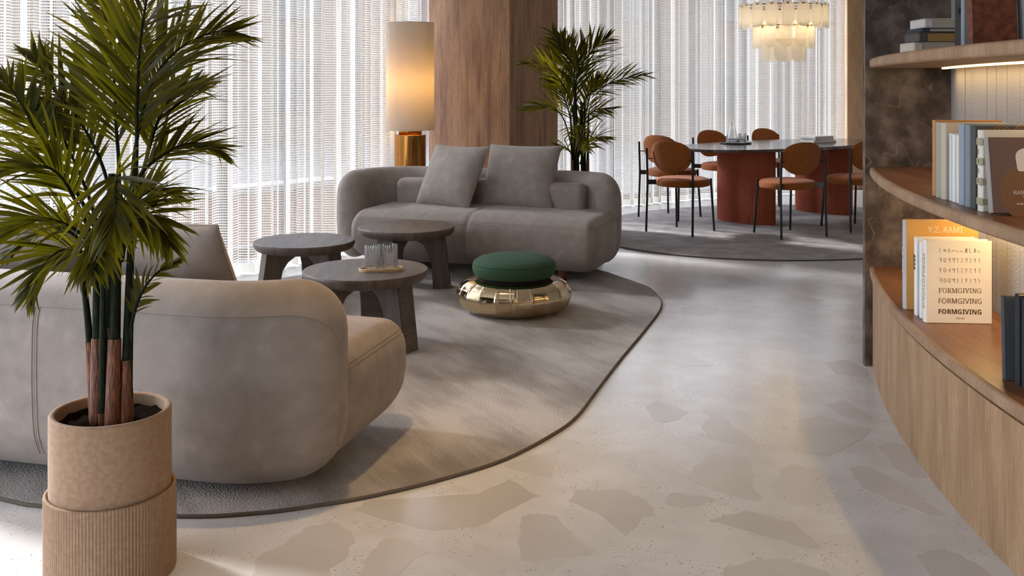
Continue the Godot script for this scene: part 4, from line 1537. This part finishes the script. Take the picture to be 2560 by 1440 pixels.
	var far := [
	[[[-0.04,0.62,0.00],[-0.05,1.02,0.00],[-0.06,1.33,0.00],[-0.06,1.52,-0.05],[-0.13,1.66,-0.12],[-0.23,1.80,-0.20]],0.40,26,1.0],
	[[[-0.04,0.62,0.00],[-0.04,1.13,0.00],[-0.04,1.40,0.00],[0.05,1.58,-0.08],[0.15,1.69,-0.15],[0.25,1.76,-0.20]],0.38,26,1.0],
	[[[-0.05,0.79,0.00],[-0.08,1.17,0.00],[-0.19,1.40,0.05],[-0.32,1.51,0.10],[-0.52,1.54,0.12]],0.29,24,0.6],
	[[[-0.03,0.79,0.00],[0.02,1.20,0.03],[0.17,1.33,0.06],[0.34,1.40,0.10],[0.54,1.43,0.12]],0.30,26,0.6],
	[[[-0.06,0.74,0.00],[-0.14,1.04,0.00],[-0.23,1.15,0.05],[-0.34,1.17,0.10],[-0.50,1.14,0.10]],0.25,22,0.5],
	[[[-0.02,0.74,0.00],[0.02,1.02,0.00],[0.11,1.14,0.10],[0.27,1.15,0.15]],0.27,20,0.7],
	[[[-0.03,0.74,0.00],[-0.03,0.98,0.15],[-0.04,1.01,0.25],[-0.04,0.96,0.35],[-0.03,0.91,0.38]],0.29,14,1.0],
	[[[-0.01,0.68,0.00],[0.04,0.84,0.05],[0.11,0.91,0.12],[0.20,0.90,0.15]],0.25,16,0.6],
	[[[-0.05,0.62,0.00],[-0.09,0.78,0.00],[-0.15,0.83,0.05],[-0.21,0.84,0.05]],0.19,12,0.5],
	[[[-0.03,0.73,-0.05],[-0.04,1.24,-0.10],[-0.07,1.49,-0.20],[-0.12,1.66,-0.30],[-0.15,1.78,-0.40]],0.36,24,1.0],
	[[[-0.05,0.79,-0.05],[-0.10,1.12,-0.10],[-0.18,1.31,-0.15],[-0.26,1.40,-0.20]],0.29,20,0.6],
	[[[-0.02,0.79,-0.05],[0.05,1.12,-0.10],[0.11,1.31,-0.20],[0.19,1.42,-0.30]],0.29,20,0.7],
	[[[-0.04,0.70,0.00],[-0.00,0.82,0.10],[0.00,0.87,0.20],[0.02,0.84,0.28]],0.25,11,0.8]]
	t = thing("potted_palm", "bushy potted palm standing behind the far sofa beside the column", "potted plant", D(0.585, 0, 8.45))
	planter(t, 0.16, 0.173, 0.45, 0.233)
	canes(t, [[-0.07, 0.02, 0.72, -0.09, 1.1, 0.0, 0.014], [-0.03, 0.03, 0.6, -0.05, 1.3, 0.0, 0.02], [0.01, 0.04, 0.55, 0.0, 1.2, 0.0, 0.018], [0.05, 0.02, 0.72, 0.06, 1.1, 0.02, 0.014], [-0.05, -0.02, 0.5, -0.06, 1.2, 0.0, 0.016], [0.03, -0.03, 0.5, 0.03, 1.2, -0.03, 0.016]], 0.415)
	palm_crown(t, far, 0.018, [], 6)

func build_dining() -> void:
	var ax := Vector2(0.8, 0.6)
	var c := Vector2(2.775, 10.19)
	# second rug, an oval
	var poly := PackedVector2Array()
	for i in 120:
		var a := TAU * i / 120
		var q := Vector2(2.55, 9.42) + ax * cos(a) * 2.0 + Vector2(0.6, -0.8) * sin(a) * 1.62
		poly.append(Vector2(q.x, -q.y))
	var b := MB.new()
	b.prism(poly, 0.001, 0.011, 0.003)
	var rug := thing("rug", "plain grey oval rug under the dining table", "rug", Vector3.ZERO)
	obj("pile", b.mesh(), M.rug2, rug)
	var line := []
	for q in poly:
		line.append(Vector3(q.x, 0.0055, q.y))
	line.append(line[0])
	b = MB.new()
	b.tube(line, 0.006, 6, false)
	obj("bound_edge", b.mesh(), M.rug_edge, rug)
	dining_table(c, ax, [-0.62, 0.62])
	var proto := dining_chair()
	var first := true
	for q in [
		[1.56, 9.13, 0.66, 0.75, "rust velvet dining chair with its back to the viewer, nearest the far sofa"],
		[2.46, 8.94, -0.38, 0.92, "rust velvet dining chair with its back to the viewer, in front of the dining table"],
		[3.2, 9.36, -0.38, 0.92, "rust velvet dining chair partly hidden by the marble panel"],
		[1.62, 10.13, 0.70, 0.71, "rust velvet dining chair at the left end of the table, nearest the curtain"],
		[2.3, 10.85, 0.5, -0.86, "rust velvet dining chair across the table behind the carafe"],
		[3.0, 11.28, 0.5, -0.86, "rust velvet dining chair across the table, second from the left"]]:
		var o: Node3D = proto
		if not first:
			o = proto.duplicate()
			o.name = numbered("dining_chair")
			add_child(o)
		first = false
		o.position = D(q[0], 0.0125, q[1])
		o.rotation.y = facing(q[2], q[3])
		o.set_meta("label", q[4])
	chandelier(D(2.77, 1.78, 10.2))
	# carafe, tumbler and tray, papers
	var tray := thing("round_tray", "flat round dark tray under the carafe on the dining table", "tray", D(2.28, 0.75, 10.2))
	b = MB.new()
	b.lathe([Vector2(0.001, 0), Vector2(0.155, 0), Vector2(0.16, 0.004), Vector2(0.16, 0.014), Vector2(0.155, 0.014), Vector2(0.154, 0.007), Vector2(0.001, 0.007)], 48)
	obj("dish", b.mesh(), M.steel, tray)
	b = MB.new()
	b.lathe([Vector2(0.001, 0), Vector2(0.062, 0), Vector2(0.066, 0.006), Vector2(0.062, 0.05), Vector2(0.04, 0.125), Vector2(0.03, 0.15), Vector2(0.029, 0.235), Vector2(0.027, 0.235), Vector2(0.028, 0.15), Vector2(0.038, 0.125), Vector2(0.06, 0.05), Vector2(0.063, 0.008), Vector2(0.001, 0.006)], 40, D(2.245, 0.758, 10.2))
	tag(obj("glass_carafe", b.mesh(), M.tumbler), "clear glass carafe with a narrow neck on the dining table", "carafe")
	glass_tumbler("ribbed clear glass tumbler beside the carafe on the dining table", D(2.335, 0.758, 10.14), 0.036, 0.1)
	for i in 3:
		b = MB.new()
		b.box(Vector3.ZERO, Vector3(0.29 - 0.03 * (i % 2), 0.022, 0.21), 0.002)
		var o := obj("closed_book", b.mesh(), mat(["e8e4dd", "dcd8d2", "ece9e4"][i], 0.8))
		o.position = D(3.2 - 0.01 * i, 0.762 + 0.0225 * i, 10.45)
		o.rotation.y = 0.4 + 0.1 * i
		tag(o, ["white book lying at the bottom of the pile on the dining table", "white book lying in the middle of the pile on the dining table", "white book lying on top of the pile on the dining table"][i], "book", "white books piled on the dining table")

func build_books() -> void:
	var g := "books on the lower shelf"
	var y := 0.479
	var face := deg_to_rad(-4)
	var t := book("thin white-spined book at the far left of the lower shelf", D(1.557, y, 3.985), Vector3(0.2, 0.31, 0.018), "d9dbd8", g, face)
	t = book("tall yellow-covered art monograph with a grey spine on the lower shelf", D(1.534, y, 3.92), Vector3(0.27, 0.345, 0.042), "d9a95c", g, face)
	b_spine(t, Vector3(0.27, 0.345, 0.042), "b9b4b0")
	lettering("Y.Z. KAMI", 0.13, "efe6d2", Vector3(0.145, 0.31, 0.0425), t)
	lettering("Works 1965-2014", 0.11, "efe6d2", Vector3(0.14, 0.277, 0.0425), t)
	lettering("Y.Z. KAMI", 0.1, "e9e6e2", Vector3(-0.0085, 0.19, 0.021), t, false, false, Vector3(0, -PI / 2, -PI / 2))
	t = book("white book with black marks on its spine on the lower shelf", D(1.53, y, 3.80), Vector3(0.22, 0.295, 0.03), "e9e7e2", g, face)
	lettering("AAAA", 0.06, "222222", Vector3(-0.0062, 0.2, 0.015), t, false, true, Vector3(0, -PI / 2, -PI / 2))
	t = book("plain white book directly behind the cream book that faces out", D(1.531, y, 3.755), Vector3(0.23, 0.285, 0.03), "e6e4df", g, face)
	t = book("cream book facing out with rows of old letters on its cover", D(1.522, y, 3.70), Vector3(0.23, 0.302, 0.04), "eee5d3", g, face)
	var ink := "6b4a2c"
	var zc := 0.0405
	lettering("FORMGIVING", 0.152, "4a3018", Vector3(0.117, 0.042, zc), t, false, true)
	lettering("FORMGIVING", 0.152, ink, Vector3(0.117, 0.081, zc), t)
	lettering("FORMGIVING", 0.152, ink, Vector3(0.117, 0.119, zc), t, true)
	lettering("TASCHEN", 0.03, ink, Vector3(0.117, 0.018, zc), t)
	# four lines of old alphabets drawn as strokes
	glyphs(t, 0.152, 0.156, 3, ink)
	glyphs(t, 0.152, 0.193, 2, ink)
	glyphs(t, 0.152, 0.230, 1, ink)
	glyphs(t, 0.152, 0.266, 0, ink)
	lettering("FORMGIVING", 0.2, "b5aca0", Vector3(-0.0075, 0.15, 0.02), t, false, false, Vector3(0, -PI / 2, -PI / 2))
	g = "dark cloth-bound books on the lower shelf"
	t = book("blue-grey cloth book leaning on the black books at the right edge", D(1.455, y, 2.965), Vector3(0.19, 0.244, 0.022), "3f4347", g, deg_to_rad(-6), 0.05)
	for i in 5:
		book(["black cloth book at the left end of the row at the right edge", "second black cloth book in the row at the right edge", "third black cloth book in the row at the right edge", "fourth black cloth book in the row at the right edge", "fifth black cloth book in the row, cut by the right edge"][i], D(1.47 + 0.004 * (i % 2), y, 2.92 - 0.032 * i), Vector3(0.2, 0.262 - 0.006 * (i % 3), 0.03), "1f2122", "black cloth books", deg_to_rad(-6))
	# middle shelf
	g = "books on the middle shelf"
	y = 0.957
	book("tan linen book at the left end of the middle shelf", D(1.498, y, 3.56), Vector3(0.225, 0.268, 0.028), "b98455", g, face)
	book("sage green linen book on the middle shelf", D(1.492, y, 3.515), Vector3(0.215, 0.262, 0.042), "9ea08c", g, face)
	book("beige linen book on the middle shelf", D(1.487, y, 3.462), Vector3(0.215, 0.262, 0.045), "c0b29e", g, face)
	book("short white paperback with a pale blue spine on the middle shelf", D(1.49, y, 3.405), Vector3(0.16, 0.228, 0.02), "cdd3d6", g, face)
	book("short white paperback with faint lettering, between two white ones on the middle shelf", D(1.487, y, 3.375), Vector3(0.16, 0.226, 0.026), "e2dfd8", g, face)
	book("short cream paperback beside the blue linen books", D(1.484, y, 3.338), Vector3(0.16, 0.226, 0.022), "ded8ca", g, face)
	book("light blue-grey linen book on the middle shelf", D(1.475, y, 3.296), Vector3(0.2, 0.266, 0.042), "8f9aa3", g, face)
	book("grey linen book between the two other blue-grey ones", D(1.472, y, 3.244), Vector3(0.2, 0.264, 0.038), "7c868d", g, face)
	t = book("dark blue-grey linen book with gold rings on its cover", D(1.47, y, 3.198), Vector3(0.2, 0.262, 0.034), "4b4a49", g, face)
	for k in 3:
		for cx in [0.08, 0.14]:
			var b := MB.new()
			var line := []
			for i in 25:
				line.append(Vector3(cx + cos(TAU * i / 24) * (0.012 + 0.007 * k), 0.258 + sin(TAU * i / 24) * (0.012 + 0.007 * k) - 0.02, 0.0345))
			b.tube(line, 0.0008, 5, false)
			obj("gold_ring", b.mesh(), mat("b58c4c", 0.5), t)
	t = book("striped cream and sage book with 1914 on its spine", D(1.462, y, 3.135), Vector3(0.18, 0.252, 0.04), "d6cfc0", g, face, 0.0)
	for k in 4:
		var b := MB.new()
		b.box(Vector3(0.0862, 0.03 + k * 0.062, 0.02), Vector3(0.188, 0.03, 0.0412), 0.0055)
		obj("stripe", b.mesh(), mat("a39c80", 0.8), t)
	var yy := 0.185
	for ch in ["1", "9", "1", "4"]:
		lettering(ch, 0.008, "5a5348", Vector3(-0.0081, yy, 0.02), t, true, false, Vector3(0, -PI / 2, 0))
		yy -= 0.03
	t = book("brown book facing out with a white head in profile on its cover", D(1.452, y + 0.001, 3.04), Vector3(0.17, 0.23, 0.034), "6a5348", g, deg_to_rad(-7), 0.2)
	b_spine(t, Vector3(0.17, 0.23, 0.034), "9b928c")
	var disc := MB.new()
	disc.prism(ellipse(0.078, 0.085, Vector2(0.1, -0.06)), 0.0, 0.0005)
	var od := obj("print", disc.mesh(), mat("7a5638", 0.8), t)
	od.transform = Transform3D(Basis(Vector3.RIGHT, PI / 2), Vector3(0, 0, 0.0342))
	disc = MB.new()
	var head := PackedVector2Array([Vector2(0.075, -0.175), Vector2(0.085, -0.19), Vector2(0.105, -0.197), Vector2(0.13, -0.19), Vector2(0.143, -0.17), Vector2(0.138, -0.15), Vector2(0.125, -0.13), Vector2(0.118, -0.105), Vector2(0.1, -0.125), Vector2(0.08, -0.128), Vector2(0.076, -0.15)])
	disc.prism(PackedVector2Array(catmull(Array(head), 5, true)), 0.0, 0.0005)
	od = obj("print", disc.mesh(), mat("d8d0c6", 0.8), t)
	od.transform = Transform3D(Basis(Vector3.RIGHT, PI / 2), Vector3(0, 0, 0.0348))
	lettering("THE", 0.014, "e6ddd2", Vector3(0.105, 0.078, 0.036), t, true)
	lettering("HANDMAID'S", 0.09, "e6ddd2", Vector3(0.105, 0.062, 0.036), t, true)
	lettering("TALE", 0.036, "e6ddd2", Vector3(0.105, 0.046, 0.036), t, true)
	lettering("MARGARET ATWOOD", 0.075, "e6ddd2", Vector3(0.105, 0.028, 0.036), t, true)
	# upper shelf
	g = "old books lying in a stack on the upper shelf"
	y = 1.476
	var lying := [[1.645, 0.047, "cabfae", "thick pale old book at the bottom of the stack on the upper shelf", "a"], [1.665, 0.04, "57524e", "grey old book with yellowed pages, second from the bottom of the stack", "b"], [1.675, 0.018, "3c4148", "thin dark blue old book, third in the stack on the upper shelf", "a"], [1.688, 0.038, "c9c4bc", "white old book on top of the stack on the upper shelf", "a"]]
	for q in lying:
		t = thing("lying_book", q[3], "book", D(q[0], y, 4.24), deg_to_rad(-3), g)
		var b := MB.new()
		var h: float = q[1]
		b.box(Vector3(0.13, 0.0018, 0.08), Vector3(0.26, 0.0035, 0.17), 0.001)
		b.box(Vector3(0.13, h - 0.0018, 0.08), Vector3(0.26, 0.0035, 0.17), 0.001)
		b.box(Vector3(0.02, h / 2, 0.08), Vector3(0.04, h, 0.17), 0.006)
		obj("cover", b.mesh(), mat(q[2], 0.85), t)
		b = MB.new()
		b.box(Vector3(0.14, h / 2, 0.08), Vector3(0.22, h - 0.007, 0.163), 0.001)
		obj("pages", b.mesh(), M.paper_old if q[4] == "a" else mat("a8834a", 0.95), t)
		y += h + 0.0005
	y = 1.476
	t = thing("magazine_file", "black magazine file with a finger hole standing on the upper shelf", "magazine file", D(1.709, y, 3.86), deg_to_rad(-4))
	var b := MB.new()
	b.box(Vector3(0.065, 0.15, 0.04), Vector3(0.13, 0.3, 0.08), 0.002)
	obj("case", b.mesh(), mat("232120", 0.6), t)
	b = MB.new()
	b.lathe([Vector2(0.001, -0.001), Vector2(0.014, -0.001), Vector2(0.015, 0.001), Vector2(0.001, 0.0015)], 24)
	var o := obj("finger_hole", b.mesh(), mat("050505", 0.9), t)
	o.transform = Transform3D(Basis(Vector3.BACK, PI / 2), Vector3(-0.0005, 0.155, 0.05))
	book("slim light grey book beside the black magazine file", D(1.692, y, 3.765), Vector3(0.13, 0.3, 0.032), "8f959c", "books on the upper shelf", deg_to_rad(-6))
	book("slim dark grey book beside the leather book", D(1.694, y, 3.722), Vector3(0.125, 0.29, 0.032), "4a4a4b", "books on the upper shelf", deg_to_rad(-6))
	book("large worn brown leather book on the upper shelf", D(1.645, y, 3.6), Vector3(0.15, 0.33, 0.05), M.leather, "books on the upper shelf", deg_to_rad(-8), 0.1)

func ellipse(a: float, c: float, at: Vector2) -> PackedVector2Array:
	var p := PackedVector2Array()
	for i in 40:
		p.append(at + Vector2(cos(TAU * i / 40) * a, sin(TAU * i / 40) * c))
	return p

func b_spine(t: Node3D, size: Vector3, color: String) -> void:
	var b := MB.new()
	var rows := []
	for i in 7:
		var a := PI * i / 6.0
		var off := -sin(a) * size.z * 0.16 - 0.0006
		rows.append(PackedVector3Array([Vector3(off, 0.0005, size.z * (0.5 - 0.5 * cos(a))), Vector3(off, size.y - 0.0005, size.z * (0.5 - 0.5 * cos(a)))]))
	b.grid(rows, false, true)
	obj("spine", b.mesh(), mat(color, 0.75), t)

func glyphs(t: Node3D, width: float, y: float, row: int, ink: String) -> void:
	# strokes of ten early letters, in a cell one unit wide and one high
	var sets := [
		[[[0.3, 1, 0.3, 0]], [[0.0, 0.5, 0.5, 0.8, 1.0, 0.4, 0.5, 0.2, 0.0, 0.5, 1.0, 0.4]], [[0.1, 0, 0.5, 1, 0.9, 0], [0.3, 0.5, 0.7, 0.5]], [[0, 0.3, 0.2, 0.6, 0.4, 0.3, 0.6, 0.6, 0.8, 0.3]], [[0.1, 0.6, 0.1, 0.2, 0.9, 0.2]], [[0, 0.6, 0, 0.2, 0.9, 0.2]], [[0.1, 0.2, 0.9, 0.9], [0.1, 0.7, 0.9, 0.1], [0.3, 0, 0.3, 1], [0.7, 0, 0.7, 1]], [[0.2, 1, 0.2, 0.1, 0.8, 0.1]], [[0.2, 0.1, 0.8, 0.9], [0.3, 0.9, 0.9, 0.2], [0.5, 0, 0.5, 1]], [[0.1, 0.6, 0.1, 0.2, 1.0, 0.2]]],
		[[[0.1, 1, 0.45, 0.55, 0.8, 1], [0.8, 1, 0.6, 0]], [[0.13, 0.5, 0.22, 0.8, 0.5, 0.95, 0.78, 0.8, 0.87, 0.5, 0.78, 0.2, 0.5, 0.05, 0.22, 0.2, 0.13, 0.5]], [[0.8, 0, 0.8, 1, 0.2, 0.8, 0.8, 0.5]], [[0.05, 1, 0.3, 0.6, 0.45, 1, 0.7, 0.6, 0.95, 1, 0.7, 0]], [[0.2, 0.7, 0.6, 1, 0.6, 0]], [[0.1, 0.9, 0.8, 0.9, 0.2, 0.1, 0.9, 0.1]], [[0.1, 1, 0.4, 0.55, 0.8, 1, 0.6, 0]], [[0.1, 0.9, 0.8, 0.9, 0.2, 0.1, 0.9, 0.1]], [[0.1, 0.9, 0.4, 0.6, 0.8, 1, 0.5, 0]], [[0.2, 0.8, 0.7, 1, 0.6, 0]]],
		[[[0.1, 1, 0.45, 0.5, 0.45, 0], [0.45, 0.5, 0.85, 1]], [[0.13, 0.5, 0.22, 0.8, 0.5, 0.95, 0.78, 0.8, 0.87, 0.5, 0.78, 0.2, 0.5, 0.05, 0.22, 0.2, 0.13, 0.5]], [[0.8, 0.1, 0.8, 0.95, 0.2, 0.5, 0.8, 0.35]], [[0.0, 0.9, 0.25, 0.5, 0.4, 0.95, 0.6, 0.5, 0.9, 0.95, 0.8, 0]], [[0.2, 0.8, 0.6, 1, 0.6, 0]], [[0.1, 0.9, 0.8, 0.9, 0.2, 0.1, 0.9, 0.1]], [[0.1, 1, 0.45, 0.5, 0.45, 0], [0.45, 0.5, 0.85, 1]], [[0.1, 0.9, 0.8, 0.9, 0.2, 0.1, 0.9, 0.1]], [[0.1, 0.9, 0.5, 0.6, 0.7, 1, 0.7, 0]], [[0.2, 0.9, 0.7, 0.9, 0.7, 0]]],
		[[[0.8, 0, 0.8, 1, 0.1, 1], [0.8, 0.55, 0.2, 0.55]], [[0.13, 0.5, 0.22, 0.8, 0.5, 0.95, 0.78, 0.8, 0.87, 0.5, 0.78, 0.2, 0.5, 0.05, 0.22, 0.2, 0.13, 0.5]], [[0.8, 0, 0.8, 1, 0.2, 0.75, 0.2, 0.3, 0.8, 0]], [[0.0, 0.9, 0.25, 0.5, 0.4, 0.95, 0.6, 0.5, 0.9, 0.95, 0.85, 0]], [[0.3, 1, 0.7, 0.5, 0.3, 0]], [[0.5, 1, 0.5, 0]], [[0.1, 1, 0.5, 0.5, 0.5, 0], [0.5, 0.5, 0.9, 1]], [[0.5, 1, 0.5, 0]], [[0.1, 0.9, 0.5, 0.6, 0.75, 1, 0.75, 0]], [[0.3, 1, 0.7, 0.5, 0.3, 0]]]]
	var b := MB.new()
	var cell := width / 10.0
	for i in 10:
		for stroke in sets[row][i]:
			var line := []
			for k in range(0, stroke.size(), 2):
				line.append(Vector3(0.041 + cell * (i + 0.1 + 0.72 * stroke[k]), y + (stroke[k + 1] - 0.5) * 0.0165, 0.0404))
			b.tube(line, 0.0007, 4)
	obj("lettering", b.mesh(), mat(ink, 0.7), t)
